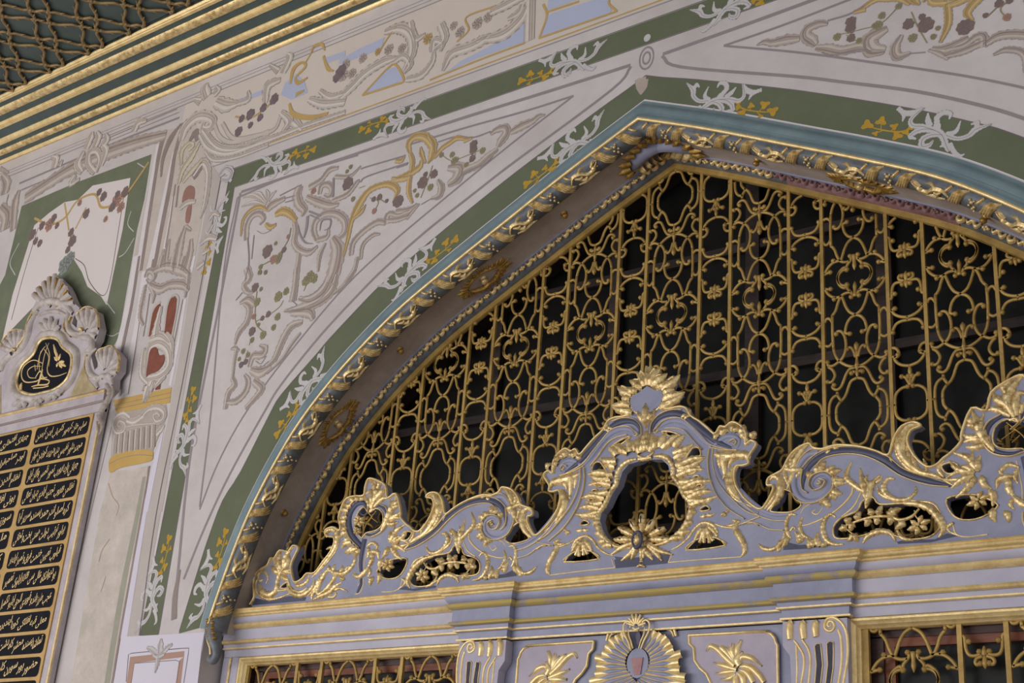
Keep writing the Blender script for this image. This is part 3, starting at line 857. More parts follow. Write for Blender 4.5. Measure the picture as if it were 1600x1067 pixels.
# ================================================================ CARVED PEDIMENT
BY = .125                       # front of the board
K1 = Crop(390, 730, 4.848, BY); K2 = Crop(620, 730, 5.336, BY); K3 = Crop(840, 570, 5.616, BY); K4 = Crop(840, 720, 5.615, BY)
ped = empty('pediment', (0, .15, ZE)); tag(ped, 'openwork carved pediment of lavender boards and gilded acanthus scrolls on the entablature', 'carving')
PI = Matrix.Translation(-ped.location)
def left_only(pts): return [(min(x, 0.0), z) for x, z in pts]
def mir(pts): return [(-x, z) for x, z in pts]
OUT = (K1(10, 1040, 40, 985, 35, 900, 45, 820, 95, 770, 140, 745, 165, 690, 195, 690, 235, 630, 300, 640, 335, 595, 375, 610, 345, 680, 320, 740, 325, 800, 345, 870, 400, 850, 440, 805, 500, 800, 560, 720, 620, 640, 648, 570, 640, 530, 600, 525, 575, 500, 590, 470, 640, 455, 690, 480, 690, 430, 680, 380, 705, 300, 740, 240, 800, 220, 870, 215, 880, 160, 905, 90, 960, 95, 1035, 140, 1050, 235, 1115, 200, 1150, 330, 1150, 380, 1190, 430)
     + K2(120, 500, 150, 530, 200, 530, 270, 440, 315, 330, 300, 262, 250, 250, 285, 215, 350, 220, 390, 290, 405, 380, 430, 385, 480, 345, 560, 295, 660, 250, 730, 232, 800, 235, 860, 205, 885, 168, 960, 185, 1010, 240, 1040, 310, 1080, 330, 1130, 350, 1135, 400, 1100, 410, 1095, 450, 1130, 530, 1165, 568, 1220, 530, 1290, 450)
     + K4(140, 500, 185, 420, 205, 330, 195, 262, 150, 270, 105, 265, 110, 215, 60, 130, 95, 90)
     + K3(110, 935, 140, 950, 140, 870, 180, 790, 250, 735, 300, 760, 340, 740, 375, 790, 430, 730, 500, 650, 580, 575, 620, 500, 680, 465, 760, 455, 820, 432, 770, 410, 700, 360, 695, 345, 780, 310, 760, 250, 745, 190, 800, 210, 855, 200, 852, 135, 900, 130, 912, 60, 950, 95))
OUT = left_only([(q.x, q.y) for q in cr(OUT, 3)])
zt = OUT[-1][1] + .018
base_z = ZE + .003
outer = [(-2.36, base_z)] + OUT + [(0, zt)] + mir(OUT[::-1]) + [(2.36, base_z)]
HOLES = [K1(235, 915, 262, 884, 300, 868, 290, 912), K1(870, 302, 832, 332, 802, 400, 804, 470, 850, 535, 885, 498, 960, 478, 1008, 430, 1008, 345, 960, 312, 905, 345),
         K1(965, 790, 1040, 722, 1100, 695, 1195, 695, 1165, 790, 1110, 838, 1030, 842), K2(45, 565, 80, 535, 128, 545, 98, 600, 55, 608),
         K2(110, 930, 160, 835, 240, 770, 310, 738, 440, 712, 480, 655, 540, 668, 565, 725, 655, 755, 695, 805, 685, 880, 620, 905, 520, 905, 420, 890, 335, 950, 250, 990, 150, 990),
         K2(905, 600, 950, 525, 990, 478, 1030, 462, 1048, 525, 1105, 590, 1050, 620, 960, 636),
         K4(238, 886, 290, 822, 350, 795, 470, 792, 535, 862), K4(375, 562, 408, 522, 455, 545, 430, 562), K4(428, 400, 458, 388, 475, 420, 448, 425), K4(452, 335, 488, 332, 490, 362, 462, 362), K4(482, 258, 520, 252, 528, 285, 492, 298), K4(478, 182, 540, 195, 560, 228, 502, 216),
         K3(478, 925, 500, 865, 545, 852, 575, 885, 598, 930, 560, 955, 505, 948), K3(630, 745, 682, 692, 762, 645, 818, 630, 782, 662, 742, 692, 702, 702, 662, 712, 650, 748)]
HOLES = [[(q.x, q.y) for q in cr(h, 3, closed=True)] for h in HOLES]
hc = left_only(K3(1050, 800, 1000, 826, 930, 832, 880, 850, 800, 872, 742, 940, 716, 1030) + K4(712, 205, 660, 285, 612, 390, 562, 450, 548, 520, 572, 610, 622, 688, 700, 742, 800, 760, 960, 745))
hc = [(0, hc[0][1])] + [p for p in hc if p[0] < -.01] + [(0, hc[-1][1])]
center_hole = hc + mir(hc[::-1])[1:-1]
pb = MB(); pb.plate([outer] + HOLES + [mir(h) for h in HOLES] + [center_hole], BY, BY + .045)
o = pb.build('pierced_board', LAV, smooth=False); part_of(o, ped)
rim = MB(); rim.relief(OUT, .011, .010, BY, n=0, lift=.004); o = rim.build('gilded_outline', GOLD_PALE); o.parent = ped; o.matrix_parent_inverse = PI; mirror_copy(o, ped).matrix_parent_inverse = PI
for h in HOLES:
    rim = MB(); rim.relief(h + [h[0]], .008, .007, BY, n=0); o = rim.build('gilded_opening_edge', GOLD); o.parent = ped; o.matrix_parent_inverse = PI; mirror_copy(o, ped).matrix_parent_inverse = PI
bk = MB(); bk.plate([[(-2.40, base_z), (2.40, base_z), (2.38, base_z + .022), (-2.38, base_z + .022)]], BY + .012, BY + .06); part_of(bk.build('base_rail', LAVD, smooth=False), ped)

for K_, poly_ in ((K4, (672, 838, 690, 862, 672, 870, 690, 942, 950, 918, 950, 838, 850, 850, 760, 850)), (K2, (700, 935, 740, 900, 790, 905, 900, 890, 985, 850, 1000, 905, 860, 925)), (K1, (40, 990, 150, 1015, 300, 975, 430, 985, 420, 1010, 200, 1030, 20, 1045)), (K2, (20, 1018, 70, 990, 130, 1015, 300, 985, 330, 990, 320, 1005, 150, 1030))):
    bb = MB(); bb.plate([[(min(x, -.0004), z) for x, z in K_(*poly_)]], BY - .0015, BY); o = bb.build('shade_plate', LAVD, smooth=False); o.parent = ped; o.matrix_parent_inverse = PI; mirror_copy(o, ped).matrix_parent_inverse = PI  # flat plates: shade along the pediment's foot put into deep lavender colour
def carve(name, K, strokes, m, lift=0.0, hk=.55, both=True, axis=None, label=None):
    """strokes: (points in crop pixels, widths in crop pixels)"""
    b = MB()
    for pts, w in strokes:
        xy = [c for p in pts for c in p]
        P = K(*xy)
        if axis is not None:
            x0 = K(axis, pts[0][1])[0][0]; P = [(x - x0, z) for x, z in P]
        f = K.mm(pts[0][0], pts[0][1], 10) / 10
        if isinstance(w, (tuple, list)): f *= 1.75 if m in (GOLD, GOLD_DARK) else 1.0
        ws = [v * f for v in w] if isinstance(w, (tuple, list)) else w * f
        hs = [min(.034, v * hk) + lift for v in ws] if isinstance(ws, list) else min(.034, ws * hk) + lift
        b.relief(P, ws, hs, BY, n=5, leaf=m is GOLD and isinstance(w, (tuple, list)) and max(w) >= 16)
    o = b.build(name, m); o.parent = ped; o.matrix_parent_inverse = PI
    if label: o['label'] = label
    if both: mirror_copy(o, ped).matrix_parent_inverse = PI
    return o
def fan(base_tip, w=(22, 26, 5), bend=.12):
    """leaf lobes from base to tip, slightly bowed"""
    out = []
    w = (w[0], w[1] * 1.25, w[1] * 1.2, w[1] * .85, w[2])
    for i, (bx, by, tx, ty) in enumerate(base_tip):
        mx, my = (bx + tx) / 2, (by + ty) / 2; dx, dy = tx - bx, ty - by
        s = bend if i % 2 == 0 else -bend
        out.append(([(bx, by), (mx - dy * s, my + dx * s), (tx, ty)], w))
    return out
def flower(K, cx, cy, r, m, name='carved_flower', n=6, both=True):
    b = MB(); f = K.mm(cx, cy, 10) / 10
    for k in range(n):
        a = 2 * math.pi * k / n + .3
        pts = K(cx + r * .2 * math.cos(a), cy + r * .2 * math.sin(a), cx + r * .6 * math.cos(a + .08), cy + r * .6 * math.sin(a + .08), cx + r * math.cos(a), cy + r * math.sin(a))
        b.relief(pts, [r * .25 * f, r * .62 * f, r * .1 * f], [.010, .016, .004], BY, n=4, lift=.004)
    p = K(cx, cy)[0]; b.ball((p[0], BY - .016, p[1]), r * .22 * f, 4, 7)
    o = b.build(name, m); o.parent = ped; o.matrix_parent_inverse = PI
    if both: mirror_copy(o, ped).matrix_parent_inverse = PI
# ---------- end scroll at the springing
carve('end_scroll', K1, [([(100, 848), (86, 862), (68, 850), (66, 815), (95, 790), (128, 805), (140, 845), (122, 885)], (8, 14, 16, 16, 16, 14, 10, 4)),
    ([(58, 850), (46, 890), (55, 940), (92, 980), (150, 1000), (220, 990), (305, 958)], (8, 14, 16, 16, 14, 12, 8)),
    ([(75, 890), (105, 950), (160, 968), (205, 930), (215, 860), (235, 800), (270, 760)], (14, 38, 40, 30, 24, 24, 12)),
    ([(200, 937), (250, 932), (296, 924)], 15)], GOLD)
carve('acanthus_leaf', K1, fan([(235, 805, 172, 698), (245, 780, 238, 640), (255, 780, 300, 650), (262, 770, 334, 602), (252, 790, 318, 770), (250, 800, 315, 800), (245, 810, 300, 856), (230, 800, 165, 745)], (22, 26, 6)), GOLD)
carve('acanthus_scroll', K1, [([(290, 870), (298, 920), (340, 958), (400, 968), (450, 940), (480, 900), (492, 850)], (8, 26, 34, 30, 24, 18, 8)),
    ([(345, 872), (362, 897), (400, 892), (440, 862), (452, 815)], (6, 22, 22, 18, 6)), ([(300, 880), (330, 930), (390, 945), (440, 910)], (6, 14, 14, 6))], GOLD)
carve('tall_scroll_leaf', K1, [([(588, 532), (580, 500), (606, 474), (646, 476), (668, 520), (660, 590), (622, 662), (560, 740), (475, 835)], (8, 22, 26, 28, 30, 26, 22, 18, 8)),
    ([(672, 480), (680, 550), (650, 640), (590, 720), (500, 815)], (4, 8, 8, 8, 5))] + fan([(640, 610, 580, 622), (612, 660, 572, 690), (570, 720, 545, 712)], (12, 14, 4)), GOLD)
carve('ring_leaf', K1, [([(585, 785), (545, 860), (516, 935), (535, 960), (600, 905), (648, 830), (625, 785), (585, 785)], (22, 26, 26, 22, 24, 24, 20, 20)),
    ([(442, 975), (500, 925), (535, 860), (548, 800)], (8, 30, 34, 12)), ([(480, 1005), (540, 975), (610, 945), (655, 900), (700, 870)], (10, 28, 30, 26, 6)),
    ([(650, 800), (712, 805), (768, 765), (800, 705), (796, 650)], (30, 28, 22, 18, 6)), ([(650, 930), (690, 918), (744, 942)], (14, 12, 5)), ([(600, 985), (642, 982), (656, 955), (640, 945)], (14, 14, 10, 5))]
    + fan([(600, 785, 596, 742), (640, 785, 648, 735), (690, 800, 702, 742), (730, 790, 770, 745), (690, 830, 725, 850), (560, 940, 545, 1000), (510, 930, 470, 1005)], (18, 18, 5)), GOLD)
# ---------- crowned volute with fringe
carve('volute_ring', K1, [([(886, 300), (862, 270), (812, 282), (766, 350), (756, 430), (782, 520), (850, 600)], (20, 34, 40, 44, 44, 42, 34)), ([(888, 290), (892, 342), (862, 362), (836, 340), (848, 314)], (20, 16, 14, 12, 6)),
    ([(872, 505), (932, 512), (1002, 472), (1042, 392), (1030, 322), (982, 290), (942, 312)], (10, 22, 28, 30, 28, 22, 10))], LAVD, hk=.35)
carve('volute_edge', K1, [([(850, 255), (798, 258), (744, 340), (732, 430), (760, 530), (838, 615)], 8), ([(868, 520), (935, 528), (1012, 484), (1056, 396), (1040, 310), (985, 280)], (6, 9, 10, 10, 9, 5)), ([(905, 300), (905, 345), (940, 380)], 6)], GOLD_PALE, lift=.012)
carve('fringe_leaf', K1, fan([(800, 260, 742, 235), (775, 290, 712, 282), (755, 330, 690, 330), (744, 370, 682, 385), (738, 410, 676, 432), (738, 450, 690, 478), (745, 490, 692, 530), (758, 530, 702, 572), (776, 565, 695, 615), (800, 595, 715, 645), (825, 615, 745, 662), (840, 620, 785, 668), (830, 255, 790, 222), (860, 258, 870, 215)], (26, 28, 6)), GOLD)
carve('crown_leaf', K1, [([(925, 315), (960, 240), (1005, 190), (1032, 142)], (22, 40, 36, 6)), ([(920, 310), (930, 240), (920, 185), (876, 205)], (20, 34, 28, 6)), ([(930, 310), (965, 215), (950, 140), (908, 92)], (20, 40, 36, 6)), ([(945, 300), (1010, 240), (1048, 235)], (18, 30, 6)), ([(950, 200), (985, 130), (960, 98)], (20, 26, 6)), ([(905, 300), (895, 255), (868, 222)], (16, 24, 6)), ([(912, 340), (925, 320), (950, 322)], (10, 14, 8))], GOLD)
carve('side_leaf', K1, [([(1000, 480), (1050, 390), (1085, 300), (1115, 205)], (16, 44, 38, 6)), ([(1050, 380), (1072, 300), (1060, 245)], (16, 24, 6))] + fan([(1060, 380, 1150, 335), (1055, 400, 1142, 385), (1040, 425, 1128, 415), (1085, 320, 1135, 290), (1095, 280, 1138, 245)], (22, 24, 6)), GOLD)
carve('stem_rail', K1, [([(872, 545), (852, 640), (842, 720), (846, 790)], (46, 44, 36, 28)), ([(845, 840), (842, 890), (815, 950)], (24, 30, 18))], LAVD, hk=.3)
carve('stem_edge', K1, [([(905, 560), (888, 640), (872, 720), (868, 785)], 7), ([(838, 630), (826, 720), (828, 780)], 6), ([(862, 850), (858, 900), (838, 950), (800, 962)], 9), ([(1000, 945), (1090, 940), (1140, 910), (1158, 855), (1190, 850)], 9), ([(838, 870), (820, 900)], 5)], GOLD_PALE)
carve('leaf_cluster', K1, [([(905, 645), (940, 640), (972, 648), (978, 695)], (12, 28, 28, 6)), ([(932, 650), (925, 715), (898, 762)], (24, 30, 10)), ([(905, 755), (872, 800), (832, 830), (795, 815), (800, 792)], (20, 30, 28, 18, 6)), ([(890, 600), (935, 572), (968, 600), (955, 625)], (10, 20, 18, 5)), ([(900, 610), (905, 650), (890, 690)], (18, 20, 5)), ([(910, 770), (915, 800), (895, 832)], (16, 18, 5))], GOLD)
carve('sprig_leaf', K1, fan([(1060, 575, 1098, 445), (1070, 570, 1185, 430), (1080, 575, 1200, 470), (1080, 580, 1150, 520), (1060, 570, 1060, 480), (1075, 600, 1085, 660), (1085, 600, 1155, 700), (1080, 590, 1180, 640), (940, 830, 915, 900), (985, 800, 968, 885), (1010, 690, 990, 790), (1050, 600, 1000, 690)], (12, 24, 5)), GOLD)
flower(K1, 1052, 742, 52, GOLD_PALE); flower(K1, 835, 410, 46, GOLD_PALE); flower(K1, 822, 486, 32, GOLD_PALE)
carve('flower_stem', K1, [([(850, 540), (880, 440), (930, 370), (960, 330)], 9), ([(920, 380), (975, 420)], 8), ([(900, 420), (930, 450)], 7), ([(885, 330), (930, 380)], 7)], GOLD_DARK)
# ---------- swept rail and great scroll
carve('swept_rail', K2, [([(70, 685), (180, 628), (320, 538), (420, 428), (520, 350), (620, 300), (720, 275), (800, 285), (856, 315), (892, 365), (908, 425), (905, 490)], (16, 36, 44, 50, 50, 48, 46, 46, 42, 40, 36, 16))], LAVD, hk=.28)
carve('rail_edge', K2, [([(60, 663), (190, 598), (320, 512), (408, 408), (500, 333), (600, 278), (700, 250), (792, 248), (862, 278), (915, 335)], 7), ([(80, 692), (190, 650), (330, 556), (440, 442), (540, 362), (640, 316), (740, 300), (800, 312), (832, 350)], 7), ([(912, 345), (918, 420), (905, 490), (870, 525)], 7), ([(810, 235), (870, 218), (925, 255), (955, 320)], 7)], GOLD_PALE, lift=.010)
carve('great_volute', K2, [([(825, 250), (890, 250), (938, 305), (965, 385), (958, 470), (918, 548), (850, 592), (780, 582), (736, 530), (736, 462), (780, 416), (830, 422), (850, 462), (830, 502), (796, 502), (780, 472), (800, 458)], (30, 40, 42, 46, 46, 42, 38, 34, 32, 30, 28, 24, 20, 18, 14, 12, 8))], LAV, hk=.42)
carve('volute_edge', K2, [([(960, 300), (986, 385), (978, 478), (932, 565), (850, 606), (775, 598), (720, 540), (718, 455), (772, 402), (842, 408), (866, 460), (838, 515), (788, 514), (766, 472), (800, 446)], 7), ([(815, 475), (800, 484), (792, 470), (803, 462)], 9)], GOLD_PALE, lift=.014)
carve('fringe_leaf', K2, fan([(850, 410, 885, 368), (830, 395, 832, 328), (800, 390, 776, 325), (770, 400, 722, 372), (745, 425, 678, 418), (728, 460, 655, 486), (722, 500, 655, 520), (722, 540, 660, 585), (735, 570, 700, 620), (760, 592, 722, 660), (790, 600, 765, 640)], (26, 30, 7)), GOLD)
carve('mask_leaf', K2, [([(884, 170), (930, 205), (960, 260), (972, 315)], (8, 30, 40, 30)), ([(960, 188), (992, 250), (982, 320)], (8, 28, 26)), ([(1010, 240), (1022, 280), (1000, 320)], (8, 24, 20)), ([(915, 345), (962, 338), (1035, 305)], (24, 44, 18)), ([(965, 345), (985, 410), (1006, 462)], (36, 36, 6)), ([(1035, 310), (1022, 370), (1002, 430)], (14, 24, 8)), ([(925, 355), (948, 380), (960, 420)], (16, 20, 6))], GOLD)
carve('bracket_leaf', K2, [([(1130, 592), (1072, 530), (1046, 450), (1058, 375), (1098, 345), (1128, 370)], (10, 34, 42, 38, 28, 6)), ([(1150, 580), (1092, 500), (1072, 425)], (8, 18, 6)), ([(1100, 585), (1062, 510), (1050, 440)], (6, 12, 5))], GOLD)
carve('rail_bud', K2, fan([(740, 245, 690, 235), (745, 245, 730, 205), (750, 250, 790, 275), (760, 240, 800, 225), (735, 250, 700, 262)], (12, 18, 5)), GOLD)
carve('tall_spray', K2, [([(60, 688), (150, 602), (232, 556), (305, 470), (352, 370), (345, 280), (305, 228), (254, 246)], (8, 20, 30, 40, 48, 48, 38, 8)), ([(180, 585), (272, 540), (345, 440), (376, 345), (362, 262)], (6, 20, 24, 22, 6)), ([(200, 570), (212, 510), (226, 468)], (14, 18, 5)), ([(240, 545), (276, 470), (282, 400)], (16, 22, 5)), ([(285, 495), (312, 400), (318, 320)], (14, 20, 6)), ([(380, 480), (400, 420), (408, 380)], (10, 16, 6)), ([(20, 660), (100, 640), (185, 590)], (18, 18, 6)), ([(110, 622), (142, 560), (118, 512)], (14, 20, 6)), ([(0, 600), (60, 610), (110, 640)], (18, 18, 6))], GOLD)
carve('split_leaf', K2, [([(518, 722), (508, 640), (498, 570), (452, 512)], (8, 44, 38, 8)), ([(520, 650), (540, 560), (570, 430)], (26, 40, 6)), ([(530, 605), (592, 545), (645, 470), (622, 372)], (24, 30, 28, 8)), ([(505, 575), (530, 520), (520, 490)], (16, 18, 5)), ([(470, 560), (450, 545), (442, 520)], (18, 18, 6))], GOLD)
carve('c_scroll', K2, [([(255, 640), (250, 680), (292, 716), (360, 700), (410, 650), (428, 592), (402, 552), (368, 562)], (6, 14, 20, 26, 28, 26, 20, 8)), ([(300, 712), (380, 690), (442, 640), (466, 580)], (8, 20, 18, 6))], GOLD)
carve('inner_rail', K2, [([(605, 515), (606, 600), (662, 672), (742, 722), (842, 752), (892, 752)], (10, 16, 16, 14, 12, 8)), ([(548, 595), (588, 690), (655, 745)], (10, 13, 8)), ([(598, 520), (628, 508), (655, 515)], (14, 16, 6)), ([(770, 650), (800, 692), (834, 672), (812, 652)], (6, 10, 10, 6)), ([(740, 670), (760, 625), (820, 604), (880, 620), (908, 660)], (5, 7, 7, 7, 5))], GOLD_PALE)
carve('foot_scroll', K2, [([(688, 742), (720, 712), (752, 740), (762, 800), (738, 880), (690, 928), (630, 942)], (8, 18, 22, 26, 26, 20, 8)), ([(892, 690), (906, 752), (880, 822), (828, 862)], (8, 20, 22, 8)), ([(932, 665), (972, 655), (994, 710), (978, 790), (955, 830)], (8, 18, 20, 20, 8)), ([(930, 770), (945, 752), (965, 775)], (6, 14, 8)), ([(1000, 765), (1010, 840), (1060, 884), (1122, 872), (1168, 828)], (10, 18, 22, 24, 10)), ([(1040, 880), (1030, 905), (1010, 870)], (10, 14, 6))], GOLD)
carve('foot_leaf', K2, fan([(770, 930, 790, 820), (760, 930, 725, 890), (800, 920, 830, 860), (835, 930, 855, 840), (830, 910, 800, 870), (900, 880, 935, 785), (900, 870, 865, 830), (910, 850, 900, 780), (985, 810, 1010, 890), (1000, 830, 1035, 915)], (22, 26, 6)), GOLD)
carve('ring_frond', K2, [([(310, 738), (222, 768), (152, 830), (112, 900), (92, 960), (112, 1008)], (14, 30, 36, 38, 30, 8)), ([(270, 730), (160, 775), (112, 850)], (6, 12, 6)), ([(335, 985), (368, 924), (430, 898), (492, 916), (518, 960)], (8, 24, 30, 26, 8)), ([(45, 930), (70, 950), (60, 980), (10, 1020)], (18, 16, 10, 6)), ([(240, 1000), (300, 970), (335, 910)], (6, 24, 8))], GOLD)
carve('fruit_branch', K2, [([(225, 795), (262, 838), (320, 845), (385, 808), (462, 790), (545, 795), (625, 812)], (8, 13, 13, 12, 12, 11, 6)), ([(250, 800), (240, 840), (215, 880)], 8), ([(560, 900), (600, 860), (650, 800)], 9)], GOLD)
carve('branch_leaf', K2, fan([(380, 800, 320, 770), (390, 810, 375, 750), (440, 790, 425, 725), (440, 800, 445, 850), (500, 790, 515, 845), (480, 780, 505, 730), (560, 795, 545, 735), (600, 800, 640, 770), (620, 815, 665, 830), (560, 880, 545, 945), (570, 880, 610, 925), (360, 810, 375, 870), (300, 850, 345, 900), (580, 800, 590, 860)], (8, 28, 5)), GOLD)
flower(K2, 218, 905, 62, GOLD_PALE)
carve('console_rail', K2, [([(955, 652), (1060, 632), (1150, 582), (1240, 492), (1325, 380)], (24, 34, 36, 36, 30))], LAV, hk=.3)
carve('console_rail_edge', K2, [([(995, 696), (1080, 672), (1180, 612), (1270, 522), (1338, 425)], 7), ([(1005, 762), (1100, 732), (1190, 668), (1250, 655)], 7), ([(1170, 625), (1240, 640), (1310, 655)], 7)], GOLD_PALE, lift=.008)
# ---------- centre: console brackets, cartouche rim, shell
carve('console_rail', K4, [([(10, 680), (90, 620), (190, 510), (280, 390), (345, 270), (372, 150), (368, 60)], (24, 40, 50, 52, 52, 48, 40))], LAV, hk=.25)
carve('console_rail_edge', K4, [([(0, 705), (100, 642), (222, 502), (302, 388), (352, 280), (380, 160), (380, 60)], 7), ([(105, 705), (232, 592), (332, 450), (392, 300), (416, 170), (412, 60)], 7), ([(0, 780), (60, 740), (120, 745)], 7)], GOLD_PALE, lift=.010)
carve('console_mask', K4, [([(112, 240), (130, 195), (200, 172), (300, 150), (372, 110)], (20, 46, 60, 56, 24)), ([(300, 150), (292, 230), (280, 330)], (70, 44, 6)), ([(335, 150), (330, 200), (322, 240)], (30, 24, 6)), ([(230, 190), (250, 220), (255, 260)], (34, 26, 6))], GOLD, hk=.4)
carve('console_leaf', K4, [([(186, 255), (230, 300), (242, 380), (206, 470), (148, 545)], (20, 46, 50, 42, 8)), ([(240, 380), (235, 450), (180, 530), (60, 620)], (8, 20, 20, 6)), ([(150, 470), (90, 560), (10, 640)], (8, 14, 6))] + fan([(245, 380, 262, 370), (235, 440, 248, 445), (280, 300, 300, 340)], (12, 14, 4)), GOLD)
carve('small_ornament', K4, fan([(250, 620, 225, 605), (250, 625, 290, 635), (255, 625, 265, 648), (400, 605, 330, 605), (400, 605, 452, 600), (390, 605, 380, 590), (410, 605, 425, 590), (160, 720, 200, 690), (160, 725, 240, 720), (160, 720, 145, 700)], (12, 18, 5)), GOLD)
carve('curl_leaf', K4, [([(150, 700), (172, 755), (132, 840), (100, 900), (88, 965), (112, 1002)], (14, 32, 36, 34, 30, 8)), ([(175, 760), (260, 730), (330, 690)], (8, 12, 6))], GOLD)
carve('shell_fan', K4, fan([(385, 690, 300, 800), (388, 690, 330, 830), (392, 690, 362, 842), (398, 690, 400, 832), (404, 690, 440, 822), (410, 690, 478, 792)], (12, 28, 16), .05) + [([(300, 770), (345, 695), (420, 660), (482, 692), (532, 762), (602, 812), (662, 832)], (12, 24, 22, 16, 14, 13, 8))], GOLD)
carve('triangle_edge', K4, [([(230, 892), (380, 880), (545, 864)], 10), ([(232, 892), (262, 850), (300, 805)], 9), ([(470, 795), (505, 825), (545, 864)], 9), ([(112, 1002), (400, 966), (682, 936)], 10), ([(682, 936), (664, 905), (652, 862)], 10)], GOLD_PALE)
carve('cartouche_rim', K4, [([(722, 60), (700, 130), (694, 195), (640, 275), (592, 380), (538, 455), (524, 535), (556, 640), (628, 715), (720, 758), (820, 765)], (26, 28, 28, 30, 32, 32, 34, 34, 30, 24, 12))], GOLD)
carve('cartouche_rim_top', K3, [([(690, 1040), (700, 960), (745, 885), (810, 842), (872, 826)], (28, 30, 32, 30, 14)), ([(872, 790), (935, 822), (1005, 812)], (14, 28, 26))], GOLD)
carve('cartouche_fringe', K4, fan([(650, 130, 440, 118), (650, 170, 480, 150), (655, 215, 445, 215), (630, 270, 455, 275), (600, 330, 375, 328), (580, 370, 420, 355), (550, 420, 365, 415), (535, 450, 320, 465), (530, 490, 370, 500), (530, 530, 480, 560), (560, 640, 500, 640), (600, 700, 520, 700), (660, 740, 560, 760)], (44, 36, 6), .10), GOLD)
carve('cartouche_crest', K3, fan([(700, 800, 622, 718), (700, 850, 545, 818), (690, 900, 582, 882), (670, 960, 560, 960), (760, 770, 660, 700), (800, 780, 730, 700), (820, 770, 775, 645), (870, 760, 868, 650), (910, 760, 930, 650), (950, 760, 968, 570), (990, 770, 1005, 600), (640, 1000, 450, 965)], (44, 40, 7), .10), GOLD)
# shell below the opening (own axis)
sh = []
for tx, ty in ((700, 690), (735, 585), (838, 515), (942, 465), (1046, 515), (1149, 585), (1184, 690)):
    dx, dy = tx - 942, ty - 690
    sh.append(([(942 + dx * .25, 690 + dy * .25), (942 + dx * .62, 690 + dy * .62), (tx, ty)], (14, 34, 42, 40, 20)))
carve('shell', K4, sh, GOLD, both=False, axis=942, lift=.008)
carve('shell_groove', K4, [([(942 + (p[0][2][0] - 942) * .62, 690 + (p[0][2][1] - 690) * .62), (942 + (p[0][2][0] - 942) * .76, 690 + (p[0][2][1] - 690) * .76), (942 + (p[0][2][0] - 942) * .9, 690 + (p[0][2][1] - 690) * .9)], (8, 18, 6)) for p in sh], LAVD, both=False, axis=942, lift=.022)
carve('shell_foot', K4, fan([(925, 705, 672, 822), (925, 715, 760, 878), (930, 725, 850, 870), (942, 720, 930, 860), (954, 725, 1040, 870), (958, 715, 1122, 878), (958, 705, 1212, 822), (942, 700, 955, 855)], (30, 30, 8), .06) + [([(942, 640), (942, 700), (942, 800)], (36, 62, 30)), ([(942, 850), (942, 890)], (14, 22)), ([(905, 930), (942, 915), (980, 930)], (10, 24, 10))], GOLD, both=False, axis=942, lift=.006)
b = MB(); p = (0, K4(942, 710)[0][1]); rows = []
for r, yy in ((.034, -.040), (.030, -.050), (.024, -.050), (.021, -.044)): rows.append([(p[0] + r * .85 * math.cos(a * math.pi / 8), BY + yy, p[1] + r * 1.25 * math.sin(a * math.pi / 8)) for a in range(16)])
b.quadstrip(rows, close_u=True); part_of(b.build('shell_boss_ring', LAVD), ped)
b = MB(); b.ball((0, BY - .040, p[1]), .017, 5, 8, (1, .8, 1.3)); part_of(b.build('shell_boss', GOLD), ped)
# ---------- S-rails and finial
carve('s_rail', K3, [([(232, 950), (352, 862), (432, 780), (522, 680), (602, 590), (682, 522), (772, 492), (850, 502), (896, 550), (900, 606)], (12, 46, 52, 56, 56, 56, 52, 44, 36, 18))], LAVD, hk=.28)
carve('s_rail_lower', K3, [([(400, 885), (472, 802), (562, 682), (642, 602), (732, 562), (802, 566), (842, 590)], (26, 46, 52, 52, 48, 40, 14)), ([(620, 520), (702, 468), (802, 448), (892, 470), (940, 532), (944, 625)], (10, 24, 30, 34, 36, 20)), ([(385, 885), (322, 842), (252, 842), (196, 890), (202, 942), (236, 945), (240, 915)], (30, 40, 40, 36, 28, 18, 8))], LAV, hk=.3)
carve('s_rail_edge', K3, [([(250, 962), (402, 872), (482, 772), (572, 662), (652, 574), (742, 542), (812, 547), (852, 580), (882, 602), (866, 626), (842, 612)], 8), ([(395, 780), (480, 680), (560, 592), (600, 560)], 6), ([(660, 500), (750, 470), (850, 480), (908, 540), (915, 620)], 6), ([(200, 975), (300, 945), (410, 890)], 7), ([(470, 890), (540, 800), (620, 690), (700, 640), (790, 615)], 6), ([(240, 905), (222, 925), (208, 905), (228, 880), (262, 890)], 7)], GOLD_PALE, lift=.010)
carve('rail_leaf', K3, fan([(615, 560, 590, 590), (615, 555, 665, 570), (610, 560, 640, 590), (612, 550, 600, 510), (160, 860, 145, 960)], (16, 24, 5)), GOLD)
carve('volute_crest', K3, fan([(180, 880, 130, 860), (190, 850, 165, 780), (215, 830, 210, 765), (250, 815, 250, 730), (290, 810, 300, 755), (330, 815, 318, 735), (350, 830, 378, 775), (110, 900, 80, 860)], (30, 34, 7)), GOLD)
carve('finial_fringe', K3, fan([(890, 420, 770, 410), (880, 400, 700, 355), (866, 360, 760, 330), (862, 320, 690, 345), (866, 300, 780, 290), (880, 262, 742, 180), (905, 245, 800, 210), (930, 230, 855, 195), (955, 205, 848, 130), (975, 195, 895, 140), (985, 190, 912, 52), (998, 182, 965, 70), (1004, 180, 995, 0)], (40, 44, 8), .08), GOLD, axis=1010)
carve('finial_rim', K3, [([(1008, 182), (945, 240), (880, 268), (862, 325), (885, 395), (950, 428)], (12, 16, 18, 18, 18, 10))], GOLD, axis=1010)
fp = K3(1006, 184, 944, 244, 882, 272, 866, 325, 888, 392, 950, 424, 1006, 428)
